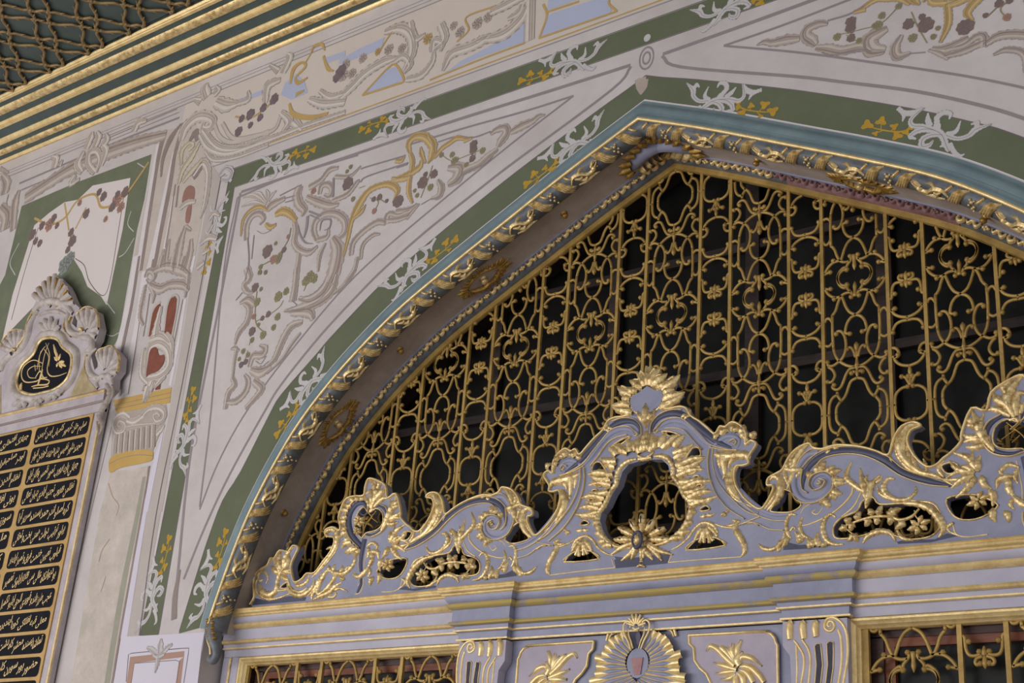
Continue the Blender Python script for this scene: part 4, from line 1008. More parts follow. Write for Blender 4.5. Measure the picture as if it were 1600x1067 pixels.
x0 = K3(1010, 300)[0][0]; fp = [(x - x0, z) for x, z in fp]; fp = [(0, fp[0][1])] + fp[1:-1] + [(0, fp[-1][1])]
b = MB(); b.plate([[tuple(p) for p in fp] + mir(fp[::-1])[1:-1]], BY - .010, BY); part_of(b.build('finial_cartouche', LAV, smooth=False), ped)
carve('finial_leaf', K3, [([(985, 490), (985, 400), (986, 330)], (44, 48, 6)), ([(978, 500), (938, 452), (914, 402)], (30, 44, 6)), ([(994, 500), (1036, 446), (1068, 382)], (30, 44, 6)), ([(985, 460), (985, 510), (985, 555)], (66, 50, 6))], GOLD, both=False, axis=986, lift=.01)
# ================================================================ BELOW THE ENTABLATURE
ZB = 1.5                         # built down to here (below the picture)
ZT = ez(.236)
L1 = Crop(700, 930, 5.333, .14); L2 = Crop(900, 930, 5.333, .14); L3 = Crop(1180, 920, 7.257, .095)
scr = empty('centre_panel', (0, .15, ZB)); tag(scr, 'lavender centre panel with gilded shell between the two scroll consoles', 'panel')
b = MB(); b.box(RES_B - .25, -RES_B + .25, .15, .2, ZB, ZT - .002); part_of(b.build('panel_board', LAV, smooth=False), scr)
SCI = Matrix.Translation(-scr.location)
def lower(name, K, strokes, m, root=scr, Y=None, hk=.5, axis=None, both=True, lift=0.0, x0=0.0):
    b = MB(); YY = K.Y if Y is None else Y
    for pts, w in strokes:
        P = K(*[c for p in pts for c in p], Y=YY)
        if axis is not None:
            xa = K(axis, pts[0][1], Y=YY)[0][0]; P = [(x - xa, z) for x, z in P]
        P = [(x - x0, z) for x, z in P]
        f = K.mm(pts[0][0], pts[0][1], 10, YY) / 10
        ws = [v * f for v in w] if isinstance(w, (tuple, list)) else w * f
        hs = [min(.03, v * hk) + lift for v in ws] if isinstance(ws, list) else min(.03, ws * hk) + lift
        b.relief(P, ws, hs, YY, n=5)
    o = b.build(name, m); part_of(o, root)
    if both: 
        c = mirror_copy(o, root); c.matrix_parent_inverse = Matrix.Translation(-root.location)
    return o
# leaf panels left and right of the shell
PAN = L2(945, 335, 1300, 316, 1595, 300) + L3(125, 492, 185, 512, 225, 560, 240, 615, 258, 640, 262, 1067, Y=.14)
pz = PAN[-1][0]
PAN += [(pz, 2.30)] + [(L2(1125, 731)[0][0], 2.30)] + L2(1125, 731, 1090, 655, 1035, 608, 992, 545, 985, 440, 948, 405)
MAUVE = mat('mauve_panel_paint', srgb(172, 162, 178), srgb(156, 146, 164), rough=.55, scale=4)
b = MB(); b.plate([PAN], .138, .15); o = b.build('leaf_panel', MAUVE, smooth=False); part_of(o, scr); mirror_copy(o, scr).matrix_parent_inverse = SCI
b = MB(); c = [Vector(p) for p in PAN] + [Vector(PAN[0])]
b.relief(c, .013, .008, .138, n=0); o = b.build('leaf_panel_edge', GOLD_PALE); part_of(o, scr); mirror_copy(o, scr).matrix_parent_inverse = SCI
lf = [([(1370, 590), (1345, 545), (1365, 500), (1385, 470)], (26, 30, 24, 12)), ([(1330, 590), (1250, 520), (1180, 450), (1120, 425), (1085, 465)], (26, 24, 22, 20, 10)), ([(1335, 580), (1275, 500), (1215, 440), (1190, 425)], (20, 20, 22, 10)), ([(1340, 570), (1290, 480), (1255, 435)], (16, 22, 12)), ([(1342, 560), (1305, 470), (1305, 400)], (14, 24, 12)), ([(1345, 550), (1345, 450), (1375, 375)], (14, 22, 14)),
      ([(1360, 560), (1390, 515), (1460, 525), (1550, 590)], (14, 22, 22, 8)), ([(1370, 590), (1450, 600), (1520, 660), (1570, 731)], (16, 24, 24, 20)), ([(1360, 610), (1430, 650), (1480, 731)], (14, 22, 20)), ([(1345, 620), (1240, 590), (1150, 560)], (20, 24, 10)), ([(1340, 630), (1260, 640), (1170, 650)], (18, 24, 12)), ([(1345, 640), (1290, 690), (1210, 700)], (16, 22, 12)), ([(1350, 640), (1390, 690), (1400, 760)], (16, 24, 20)), ([(1340, 650), (1330, 720), (1340, 780)], (16, 24, 20))]
lf = [(p, [v * 2.5 for v in w]) for p, w in lf]
lower('leaf_spray', L2, lf, GOLD_PALE, Y=.138)
lower('leaf_spray_groove', L2, [(p, [v * .5 for v in w]) for p, w in lf], LAV, Y=.138, lift=.006)
# radiating shell
tips = [(640, 300, 545, 450), (690, 320, 565, 468), (738, 345, 580, 485), (775, 395, 592, 510), (800, 450, 598, 535), (862, 485, 598, 562), (845, 560, 590, 590), (855, 625, 582, 615), (900, 685, 560, 640), (900, 745, 545, 670), (880, 800, 530, 690), (820, 860, 515, 705), (730, 910, 505, 715)]
shl = [([(bx, by), ((bx + tx) / 2 + (by - ty) * .04, (by + ty) / 2), (tx, ty)], (36, 76, 72)) for tx, ty, bx, by in tips]
lower('shell_rib', L2, shl, GOLD_PALE, Y=.128, axis=497, hk=.45)
lower('shell_rib_groove', L2, [([p[0], p[1], ((p[1][0] + p[2][0] * 3) / 4, (p[1][1] + p[2][1] * 3) / 4)], (16, 50, 30)) for p, w in shl], LAV, Y=.128, axis=497, lift=.008)
zc = L2(497, 570, Y=.135)[0][1]
b = MB(); b.plate([[(.052 * math.cos(a * math.pi / 12), zc + .062 * math.sin(a * math.pi / 12)) for a in range(24)]], .122, .15); part_of(b.build('shell_disc', LAV, smooth=False), scr)
b = MB(); b.plate([[(-.028, zc + .020), (.028, zc + .022), (.018, zc - .048), (-.014, zc - .048)]], .117, .122); part_of(b.build('shell_plaque', mat('faded_red_paint', srgb(172, 128, 132), srgb(150, 104, 108), rough=.6, scale=20), smooth=False), scr)
b = MB(); b.plate([[(.125 * math.cos(a * math.pi / 16), zc + .155 * math.sin(a * math.pi / 16)) for a in range(32)]], .130, .15); part_of(b.build('shell_back', LAVD, smooth=False), scr)
lower('shell_crest_scroll', L2, [([(540, 445), (565, 380), (605, 300), (612, 235), (585, 205), (555, 225), (560, 262)], (14, 18, 20, 20, 20, 16, 10)), ([(522, 440), (540, 380), (565, 320), (570, 270)], (10, 14, 14, 8))], GOLD_PALE, Y=.104, axis=497)
lower('shell_crest', L2, [([(497 + dx * .2, 260 + dy * .2), (497 + dx * .6, 260 + dy * .6), (497 + dx, 260 + dy)], (10, 26, 16)) for dx, dy in ((-80, -30), (-62, -72), (-35, -100), (0, -112), (35, -100), (62, -72), (80, -30))] + [([(470, 270), (497, 285), (524, 270)], (16, 22, 16))], GOLD_PALE, Y=.101, axis=497, both=False)
za = L2(500, 350, Y=.12)[0][1]
b = MB(); b.plate([[(0, za + .032), (-.012, za + .005), (-.008, za - .022), (0, za - .036), (.008, za - .022), (.012, za + .005)]], .119, .13); part_of(b.build('shell_almond', mat('slate_paint', srgb(86, 84, 104), rough=.6), smooth=False), scr)
lower('side_rosette', L2, [([(790, 345), (770, 280), (720, 275)], (22, 30, 18)), ([(770, 350), (750, 300), (710, 292)], (14, 18, 10))], GOLD_PALE, Y=.14, axis=497)

# ---- scroll consoles
CX0, CX1 = .672, .938
def console(side):
    t = empty('scroll_console', (side * (CX0 + CX1) / 2, .12, ZB))
    tag(t, 'lavender console with gilded volute and reeds, ' + ('at the right edge of the left window' if side < 0 else 'at the left edge of the right window'), 'bracket', 'scroll consoles under the entablature')
    return t
cR, cL = console(1), console(-1)
def cons_part(o):
    part_of(o, cR); c = mirror_copy(o, cL); c.matrix_parent_inverse = Matrix.Translation(-cL.location); return o
MIDC = mat('console_paint', srgb(172, 166, 184), srgb(156, 150, 170), rough=.5, scale=4)
body = [(CX0, ZT - .006), (CX0, ZT - .10), (CX0 + .03, ZT - .14), (CX0 + .045, 2.3), (CX0 + .05, ZB), (CX1 - .03, ZB), (CX1 - .02, 2.3), (CX1, 2.45), (CX1, ZT - .006)]
b = MB(); b.plate([body], .095, .148); cons_part(b.build('console_body', MIDC, smooth=False))
def cons(name, strokes, m, Y=.095, hk=.45, lift=0.0):
    b = MB()
    for pts, w in strokes:
        P = L3(*[c for p in pts for c in p], Y=Y); f = L3.mm(pts[0][0], pts[0][1], 10, Y) / 10
        ws = [v * f * 1.35 for v in w] if isinstance(w, (tuple, list)) else w * f * 1.5
        hs = [min(.03, v * hk) + lift for v in ws] if isinstance(ws, list) else min(.03, ws * hk) + lift
        b.relief(P, ws, hs, Y, n=5)
    return cons_part(b.build(name, m))
cons('console_volute', [([(862, 408), (848, 428), (822, 410), (836, 372), (880, 372), (898, 425), (862, 478), (802, 458), (786, 400), (822, 336), (900, 328), (980, 382), (1030, 480), (1050, 620), (1045, 800), (1020, 950), (1000, 1067), (985, 1250)], (14, 20, 24, 26, 28, 28, 28, 28, 28, 26, 26, 26, 26, 26, 26, 24, 24, 24))], GOLD_PALE)
for pts in ([(430, 372), (398, 395), (388, 470), (395, 575)], [(570, 370), (545, 395), (540, 460), (552, 570)], [(715, 368), (690, 392), (680, 450), (692, 545)]):
    cons('gilded_reed', [(pts, (46, 62, 66, 52))], GOLD_PALE, hk=.5)
cons('console_line', [([(442, 585), (482, 635), (545, 745), (552, 880), (522, 1067), (500, 1250)], 20)], GOLD_PALE)
cons('console_line', [([(465, 640), (475, 900), (470, 1067), (468, 1250)], 16)], GOLD_PALE)
cons('console_line', [([(532, 572), (602, 685), (626, 820), (606, 1067), (590, 1250)], 20)], GOLD_PALE)
cons('console_line', [([(942, 462), (972, 560), (982, 750), (972, 900), (945, 1067), (930, 1250)], 22)], GOLD_PALE)
SLOT = mat('dark_recess_tone', srgb(64, 62, 80), srgb(44, 42, 58), rough=.7, scale=30)  # slots stay uncut; the dark of the recess is put into this colour
for sl in ([(676, 650), (700, 622), (742, 622), (752, 700), (768, 860), (745, 1067), (730, 1250), (670, 1250), (680, 1067), (696, 860), (684, 720)], [(815, 620), (845, 595), (888, 605), (890, 720), (886, 900), (862, 1067), (850, 1250), (800, 1250), (802, 1067), (825, 860), (818, 720)]):
    P = L3(*[c for p in sl for c in p], Y=.095)
    b = MB(); b.plate([P], .0935, .095); cons_part(b.build('console_slot', SLOT, smooth=False))
    b = MB(); b.relief([Vector(p) for p in P] + [Vector(P[0])], .0042, .004, .0935, n=0); cons_part(b.build('slot_edge', GOLD_PALE))

# ---- windows left and right
WX0, WX1, WZT = .955, 2.40, 2.736
WOOD = mat('red_brown_wood', srgb(138, 74, 42), srgb(98, 50, 28), rough=.5, scale=5, stretch=(1, 1, 14))
WOODD = mat('umber_wood', srgb(74, 46, 40), srgb(52, 32, 28), rough=.55, scale=6, stretch=(1, 1, 14))
GY2 = .175
WC2 = [(nm, [([(x * 1.17, z * 1.04) for x, z in e[0]], *e[1:]) for e in st], wh) for nm, st, wh in WC]
NC2 = [(nm, [([(x * 1.06, z * 1.04) for x, z in e[0]], *e[1:]) for e in st], wh) for nm, st, wh in NC]
def lower_window(n, side):
    w = empty('window_%d' % n, (side * (WX0 + WX1) / 2, .2, ZB))
    tag(w, 'window with gilded frame, brown sash and gold grille, ' + ('left of the centre panel' if side < 0 else 'right of the centre panel'), kind='structure')
    def add(nm, bx, m):
        b = MB(); x0, x1 = sorted((side * bx[0], side * bx[1])); b.box(x0, x1, *bx[2:]); return part_of(b.build(nm, m, smooth=False), w)
    # gilded frame: mitred moulding
    prof = [(0, .135), (.006, .128), (.014, .128), (.018, .134), (.028, .140), (.032, .150), (.040, .158), (.044, .185)]
    rows = []
    for (x, z, dx, dz) in ((WX0 - .03, ZB, 1, 0), (WX0 - .03, WZT + .012, 1, -1), (WX1 + .03, WZT + .012, -1, -1), (WX1 + .03, ZB, -1, 0)):
        rows.append([(side * (x + dx * s), Y, z + dz * s) for s, Y in prof])
    b = MB(); b.quadstrip(rows); o = b.build('gilded_frame', GOLD_PALE); autosmooth(o, 30); part_of(o, w)
    add('side_casing', (WX1 + .028, JX - .03, .128, .17, ZB, ZT), WHITE_L)
    b = MB(); x = side * (WX1 + .085); b.box(x - .007, x + .007, .121, .13, ZB, ZT); part_of(b.build('casing_bead', GOLD, smooth=False), w)
    for nm, bx, m in (('sash_head_outer', (WX0, WX1, .215, .26, WZT - .055, WZT + .02), WOODD), ('sash_head', (WX0 + .05, WX1 - .05, .225, .26, WZT - .088, WZT - .050), WOOD), ('sash_stile', (WX0 + .02, WX0 + .075, .215, .26, ZB, WZT - .05), WOODD), ('sash_stile', (WX0 + .075, WX0 + .115, .225, .26, ZB, WZT - .088), WOOD), ('sash_stile', (WX1 - .075, WX1 - .02, .215, .26, ZB, WZT - .05), WOODD), ('sash_stile', (WX1 - .115, WX1 - .075, .225, .26, ZB, WZT - .088), WOOD)):
        add(nm, bx, m)
    for bx in ((WX0 - .028, WX0 + .006, .172, .49, ZB, WZT + .01), (WX1 - .006, JX - .032, .172, .49, ZB, WZT + .01), (WX0, WX1, .19, .49, WZT - .004, WZT + .02)): add('window_reveal', bx, WOODD)
    mid = (WX0 + WX1) / 2
    add('sash_mullion', (mid - .02, mid + .02, .228, .26, ZB, WZT - .085), WOODD)
    add('glass_pane', (WX0 + .1, mid - .01, .25, .255, ZB, WZT - .08), GLASS); add('glass_pane', (mid + .01, WX1 - .1, .25, .255, ZB, WZT - .08), GLASS)
    g = empty('window_grille', (side * (WX0 + WX1) / 2, GY2, ZB))
    tag(g, 'gold iron grille in the ' + ('left' if side < 0 else 'right') + ' window below the entablature', 'grille', 'lower window grilles')
    inv = Matrix.Translation(-g.location); sh = {}
    ins = lambda x, z: WX0 + .014 < side * x < WX1 - .014 and ZB < z < WZT - .022
    for k in range(3):
        cx = 1.160 + k * .526
        for r in (0, -1):
            add_pieces(WC2, 'w2', side * cx, 2.512 + r * 2 * HP * 1.04, g, inv, sh, ins, GY2)
            if k < 2: add_pieces(NC2, 'n2', side * (cx + .263), 2.512 + r * 2 * HP * 1.04, g, inv, sh, ins, GY2)
        for e in (-.178, .178):
            if WX0 + .02 < cx + e < WX1 - .02: bar(side * (cx + e), ZB, WZT - .02, g, GY2, .0092)
    for x0, x1, z0, z1 in ((WX0 + .004, WX0 + .020, ZB, WZT - .02), (WX1 - .020, WX1 - .004, ZB, WZT - .02), (WX0 + .004, WX1 - .004, WZT - .030, WZT - .012)):
        b = MB(); xa, xb = sorted((side * x0, side * x1)); b.box(xa, xb, GY2 - .008, GY2 + .008, z0, z1); part_of(b.build('edge_bar', IRON, smooth=False), g)
lower_window(2, -1); lower_window(3, 1)
# ================================================================ WALL PAINTING (flat paint on the plaster)
def pm(name, r, g, b, d=.90, scale=9): return mat('paint_' + name, srgb(r, g, b), tuple(v * d for v in srgb(r, g, b)), rough=.85, scale=scale, spec=.25)
GREEN = pm('green', 103, 109, 88, .86, 3); WHT = pm('white', 216, 208, 212); CREAM = pm('cream', 206, 195, 188, .93, 2); GREYL = pm('grey_line', 148, 138, 142); GREYD = pm('dark_line', 116, 106, 110)
TAN = pm('tan', 178, 164, 156, .84); TANL = pm('pale_tan', 196, 185, 178, .88); OCH = pm('ochre', 190, 160, 106, .86); GOLDP = pm('gold_leaf_paint', 186, 148, 58, .8, 14); OCHD = pm('ochre_plinth', 196, 162, 98, .84, 5)
BRN = pm('brown_flower', 132, 112, 106, .8, 20); PINK = pm('pink_flower', 172, 132, 116, .85, 20); OLV = pm('olive_leaf', 150, 142, 104, .85, 20); PLUM = pm('plum', 122, 108, 118, .8, 20)
RED = pm('red_marble', 138, 84, 70, .72, 12); BLUE = pm('pale_blue', 176, 182, 208, .95, 3); SPRIG = pm('sprig_white', 196, 192, 194, .9, 12); TAUPEP = pm('taupe_strip', 186, 176, 172, .9, 3); LILAC = pm('lilac_white', 206, 200, 214, .95, 2)
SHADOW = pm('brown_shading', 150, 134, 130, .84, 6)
MARB = mat('painted_green_marble', srgb(116, 122, 100), srgb(98, 104, 84), rough=.8, scale=5, detail=10, c3=srgb(170, 178, 166), lo=.3, hi=.72)
COLM = mat('painted_column_marble', srgb(196, 184, 178), srgb(168, 160, 148), rough=.8, scale=6, detail=10, c3=srgb(204, 196, 194), lo=.3, hi=.6)
EDGE = pm('soft_outline', 158, 148, 148)
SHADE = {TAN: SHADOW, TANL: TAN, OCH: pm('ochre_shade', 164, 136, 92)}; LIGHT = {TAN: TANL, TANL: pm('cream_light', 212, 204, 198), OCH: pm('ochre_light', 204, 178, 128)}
def multi(name, layers, parent=wall, mirror=False, kind=None):
    """layers: list of (MB, material) joined into one painted motif"""
    V, Fc, idx, mats = [], [], [], []
    for b, m in layers:
        if not b.f: continue
        o = len(V); V += b.v; Fc += [tuple(i + o for i in f) for f in b.f]
        if m not in mats: mats.append(m)
        idx += [mats.index(m)] * len(b.f)
    out = None
    for s in (1, -1) if mirror else (1,):
        me = bpy.data.meshes.new(name)
        me.from_pydata([(s * x, y, z) for x, y, z in V], [], Fc if s == 1 else [f[::-1] for f in Fc])
        for m in mats: me.materials.append(m)
        me.polygons.foreach_set('material_index', idx)
        o = bpy.data.objects.new(name, me); COL.objects.link(o); o.parent = parent
        out = out or o
    return out
LAY = .0005
PCNT = [0]
def yk(k):
    """depth of a coat of paint; every stroke lies a hair above the one before"""
    PCNT[0] = (PCNT[0] + 1) % 40
    return -LAY * k - PCNT[0] * 1.1e-5
def pairs(t): return list(zip(t[0::2], t[1::2]))
def pf(name, K, polys, m, k=1, mirror=False, smooth=0):
    for p in polys:
        b = MB(); P = K(*p) if K else pairs(p)
        if smooth: P = [(q.x, q.y) for q in cr(P, smooth, closed=True)]
        b.plate([P], yk(k)); multi(name, [(b, m)], mirror=mirror)
def ps(name, K, strokes, m, k=2, mirror=False, n=5):
    for p, w in strokes:
        b = MB(); P = K(*p) if K else pairs(p)
        f = (K.mm(p[0], p[1], 10) / 10) if K else 1.0
        b.ribbon(P, [v * f for v in w] if isinstance(w, (tuple, list)) else w * f, yk(k), n=n); multi(name, [(b, m)], mirror=mirror)
def sc(name, K, strokes, m, k=3, mirror=False, edge=None, e=4.5, vein=True, tt=.28):
    """outlined painted scroll with an inner shade line"""
    for p, w in strokes:
        P = K(*p); f = K.mm(p[0], p[1], 10) / 10
        W_ = [v * 1.12 for v in w] if isinstance(w, (tuple, list)) else [w, w]
        edge_ = edge or EDGE
        a, b, c, h = MB(), MB(), MB(), MB()
        T_ = tt if max(W_) > 20 and len(W_) > 2 else 0
        a.ribbon(P, [(v * (1 + T_ * .3) + e) * f for v in W_], yk(k), teeth=T_); b.ribbon(P, [max(2, v * (1 + T_ * .3) - e * .4) * f for v in W_], yk(k + 1), teeth=T_)
        L = [(a, edge_), (b, m)]
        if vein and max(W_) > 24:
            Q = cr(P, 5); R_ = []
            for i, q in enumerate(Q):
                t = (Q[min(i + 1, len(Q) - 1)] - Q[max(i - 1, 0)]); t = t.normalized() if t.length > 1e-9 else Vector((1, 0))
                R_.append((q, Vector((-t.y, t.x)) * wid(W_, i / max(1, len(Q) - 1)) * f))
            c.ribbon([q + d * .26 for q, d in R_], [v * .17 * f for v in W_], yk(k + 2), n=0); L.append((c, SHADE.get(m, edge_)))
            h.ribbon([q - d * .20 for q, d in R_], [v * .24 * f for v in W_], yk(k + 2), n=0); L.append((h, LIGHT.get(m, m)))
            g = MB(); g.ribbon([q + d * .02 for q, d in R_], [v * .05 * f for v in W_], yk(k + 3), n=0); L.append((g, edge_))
        multi(name, L, mirror=mirror)
def fl(K, spots, m, k=5, mirror=False, name='painted_flower'):
    for i, s in enumerate(spots):
        x, y, r = s[:3]; n = 7
        P = K(x, y)[0]; f = K.mm(x, y, 10) / 10 * r * 1.25
        b = MB(); ring = []
        for a in range(40):
            t = a / 40 * 2 * math.pi; rr = f * (.86 + .07 * math.cos(n * t + i) + .05 * math.sin(3 * t + i)); ring.append((P[0] + rr * math.cos(t), P[1] + rr * 1.1 * math.sin(t)))
        b.plate([ring], yk(k)); c = MB()
        for a in range(n):
            t = a / n * 2 * math.pi + i
            c.ribbon([(P[0] + f * .15 * math.cos(t), P[1] + f * .15 * math.sin(t)), (P[0] + f * .5 * math.cos(t + .3), P[1] + f * .5 * math.sin(t + .3)), (P[0] + f * .75 * math.cos(t), P[1] + f * .75 * math.sin(t))], f * .12, -LAY * (k + 1), n=3)
        multi(name, [(b, m), (c, GREYD if m is not PLUM else BRN)], mirror=mirror)
PXK = Crop(0, 0, 1.0)
# ---------- green bands round the spandrels
zgt = (W(361, 262).z + W(1070, 17).z) / 2; zgb = (W(540, 233).z + W(1070, 47).z) / 2
xo, xi = W(361, 262).x, W(367, 289).x; xob, xib = W(219, 994).x, W(248, 990).x
pf('painted_green_band', None, [(xo, zgt, -xo, zgt, -xi, zgb, xi, zgb)], GREEN)
pf('painted_green_band', None, [(xo, zgt, xi, zgb, xib, 2.862, xob, 2.862)], GREEN, mirror=True)
AB = [(980, 140), (931, 175), (826, 254), (767, 300), (669, 380), (600, 441), (575, 465), (515, 529), (494, 554), (440, 616), (421, 648), (376, 737), (348, 782), (327, 837), (310, 889), (280, 987)]
abw = [(0.0, W(1003, 120).z)] + [(W(*p).x, W(*p).z) for p in AB]; abw = [(q.x, q.y) for q in cr(abw, 3)]
al = [(p.x, p.y) for p in arch(-.1305) if p.x <= 0 and p.y >= 2.862]
gl = [c for p in abw[:-1] for c in p] + [abw[-1][0], 2.862] + [c for p in al for c in p]
pf('painted_green_band', None, [tuple(gl)], GREEN, mirror=True)
def line_px(name, pts, w, m, k=2, mirror=True): ps(name, PXK, [(tuple(c for p in pts for c in p), w)], m, k, mirror)
# thin outlines and shaded frame lines of the white panel
ps('painted_outline', None, [(tuple(c for p in abw for c in p), .005)], GREYD, 2, True, n=0)
ps('painted_outline', None, [((xo, zgt + .004, -xo, zgt + .004), .005), ((xi, zgb - .004, -xi, zgb - .004), .005)], GREYD, 2, n=0)
ps('painted_outline', None, [((xi, zgb, xib, 2.87), .005), ((xo, zgt, xob, 2.87), .005)], GREYD, 2, True, n=0)
line_px('painted_frame_line', [(376, 301), (337, 505), (298, 707), (277, 905)], 4.2, GREYL)
line_px('painted_frame_line', [(377, 300), (540, 246), (700, 192), (860, 142), (985, 102)], 4.2, GREYL)
line_px('painted_frame_line', [(986, 104), (955, 141), (800, 256), (746, 298), (665, 362), (600, 420), (560, 460), (500, 525), (440, 600), (414, 642), (359, 741), (320, 824), (287, 905)], 4.2, GREYL)
line_px('painted_inner_line', [(371, 309), (350, 420), (330, 640), (312, 792)], 2.6, GREYL); line_px('painted_inner_line', [(371, 309), (450, 276), (560, 242)], 3.2, GREYL)
line_px('painted_inner_line', [(640, 226), (730, 199), (820, 174), (896, 150)], 3.0, GREYL); line_px('painted_inner_line', [(896, 150), (800, 224), (707, 300), (600, 390), (528, 460), (440, 567), (380, 651), (340, 725), (312, 796)], 3.0, GREYL)
sc('painted_leaf_tip', PXK, [((281, 890, 274, 930, 272, 968), (4, 9, 10))], SHADOW, 3, True, e=1.5)
# ring ornament at the crown
b = MB(); zc2 = W(1001, 94).z
for r0, r1 in ((.050, .060), (.024, .034)):
    b.quadstrip([[(r * .72 * math.cos(a * math.pi / 12), -LAY * 3, zc2 + r * 1.15 * math.sin(a * math.pi / 12)) for r in (r0, r1)] for a in range(25)])
multi('painted_ring', [(b, GREYL)])
b = MB(); b.plate([[(.020 * math.cos(a * math.pi / 8), W(1004, 62).z + .022 * math.sin(a * math.pi / 8)) for a in range(16)]], -LAY * 3); multi('painted_dot', [(b, SPRIG)])
sc('painted_bud', PXK, [((1003, 122, 1003, 134, 1002, 148), (12, 10, 2)), ((996, 124, 998, 136, 1001, 146), (6, 6, 2)), ((1010, 124, 1008, 136, 1003, 146), (6, 6, 2))], TAN, 3, e=1.2)
# ---------- white acanthus sprigs with gold twigs on the bands
SA = Crop(1300, 180, 4.85)
o_ = Vector(SA(800, 190)[0]); ud = (Vector(SA(300, 95)[0]) - Vector(SA(1200, 285)[0])).normalized(); vd = Vector((-ud.y, ud.x))
def loc2(x, y):
    q = Vector(SA(x, y)[0]) - o_; return (q.dot(ud), q.dot(vd))
SPR = [((885, 352, 862, 292, 842, 232, 800, 192, 720, 172, 642, 188, 598, 218), (22, 40, 46, 48, 46, 40, 14)), ((790, 185, 700, 152, 622, 142, 606, 102, 650, 52, 716, 8), (26, 36, 34, 30, 24, 6)), ((545, 108, 558, 50, 515, 0), (6, 34, 30)), ((545, 40, 620, 44, 700, 8), (40, 44, 8)), ((760, 150, 738, 108, 740, 48), (30, 40, 8)), ((815, 175, 806, 92, 858, 52, 908, 62, 898, 104), (34, 38, 36, 28, 8)), ((868, 225, 952, 255, 1040, 236, 1096, 190, 1216, 154), (32, 28, 34, 44, 6)), ((1080, 205, 1108, 142, 1058, 150), (26, 34, 8)), ((868, 215, 942, 200, 984, 118), (28, 32, 6)), ((842, 220, 762, 218, 692, 248, 684, 302, 738, 296, 772, 258), (32, 38, 40, 40, 32, 8)), ((862, 232, 850, 292, 818, 314), (28, 30, 8)), ((896, 285, 920, 350, 960, 388, 1002, 376), (26, 32, 28, 6)), ((648, 188, 600, 222, 642, 246), (28, 40, 8)), ((800, 190, 790, 150, 800, 120), (30, 28, 8))]
TWG = [((632, 148, 545, 182, 455, 178, 372, 160, 300, 138), (16, 14, 12, 11, 8)), ((455, 178, 480, 150), (9, 7)), ((520, 182, 500, 212), (9, 7)), ((380, 160, 385, 120), (9, 7)), ((400, 165, 345, 188), (9, 6))]
TWL = [(500, 215, 56, 1.2), (482, 142, 44, 2.0), (386, 98, 60, .6), (280, 122, 66, 3.0), (338, 190, 34, 2.2), (570, 192, 38, .4), (600, 160, 34, .9)]
def sprig_mesh(flip):
    g, wv, tv = MB(), MB(), MB(); f = SA.mm(800, 190, 10) / 10
    fx = -1 if flip else 1
    def loc(x, y): u, v = loc2(x, y); return (u, fx * v)
    for p, w in SPR:
        P = [loc(*q) for q in pairs(p)]; g.ribbon(P, [(v * 1.05 + 5) * f for v in w], yk(0), teeth=.36); wv.ribbon(P, [v * 1.05 * f for v in w], yk(1), teeth=.38)
    for p, w in SPR[:2] + SPR[6:7] + SPR[9:10]:
        P = [loc(*q) for q in pairs(p)]; tv.ribbon(P, 4 * f, yk(2))
    t = MB()
    for p, w in TWG: t.ribbon([loc(*q) for q in pairs(p)], [v * f for v in w], 0)
    for x, y, r, a in TWL:
        c = Vector(loc(x, y)); ring = []
        for i in range(14):
            th = i / 14 * 2 * math.pi; rr = r * f * .80 * (.8 + .28 * math.cos(3 * th)); ring.append((c.x + rr * math.cos(th + a), c.y + rr * .8 * math.sin(th + a)))
        t.plate([ring], yk(1))
    return [(g, GREYL), (wv, SPRIG), (tv, GREYL)], [(t, GOLDP)]
spr_mesh = {}
def put_sprig(px, py, dx, dy, flip=False, mirror=True, s=1.0):
    """dx, dy: photo direction from the sprig towards its gold twig"""
    A = W(px, py); B = W(px + dx, py + dy); u = Vector((B.x - A.x, B.z - A.z)).normalized()
    for mir_ in (False, True) if mirror else (False,):
        fl_ = flip ^ mir_; uu = Vector((-u.x, u.y)) if mir_ else u; ax = -A.x if mir_ else A.x
        v = Vector((-uu.y, uu.x))
        M = Matrix(((uu.x * s, 0, v.x * s, ax), (0, 1, 0, -LAY * 2), (uu.y * s, 0, v.y * s, A.z), (0, 0, 0, 1)))
        if fl_ not in spr_mesh:
            a, t = sprig_mesh(fl_); spr_mesh[fl_] = (multi('painted_acanthus_sprig', a), multi('painted_gold_twig', t))
            for o in spr_mesh[fl_]: o.matrix_basis = M
        else:
            for o, nm in zip(spr_mesh[fl_], ('painted_acanthus_sprig', 'painted_gold_twig')): inst(o, nm, wall, M)
for a in ((898, 225, -60, 45, False), (640, 425, 60, -48, True), (482, 600, -40, 58, False), (322, 922, 20, -70, True),
          (430, 258, 60, -19, False), (630, 186, -60, 20, True), (893, 96, -60, 19, False), (338, 350, -12, 60, True), (290, 690, 12, -60, False), (238, 930, 15, -60, True)):
    put_sprig(*a)
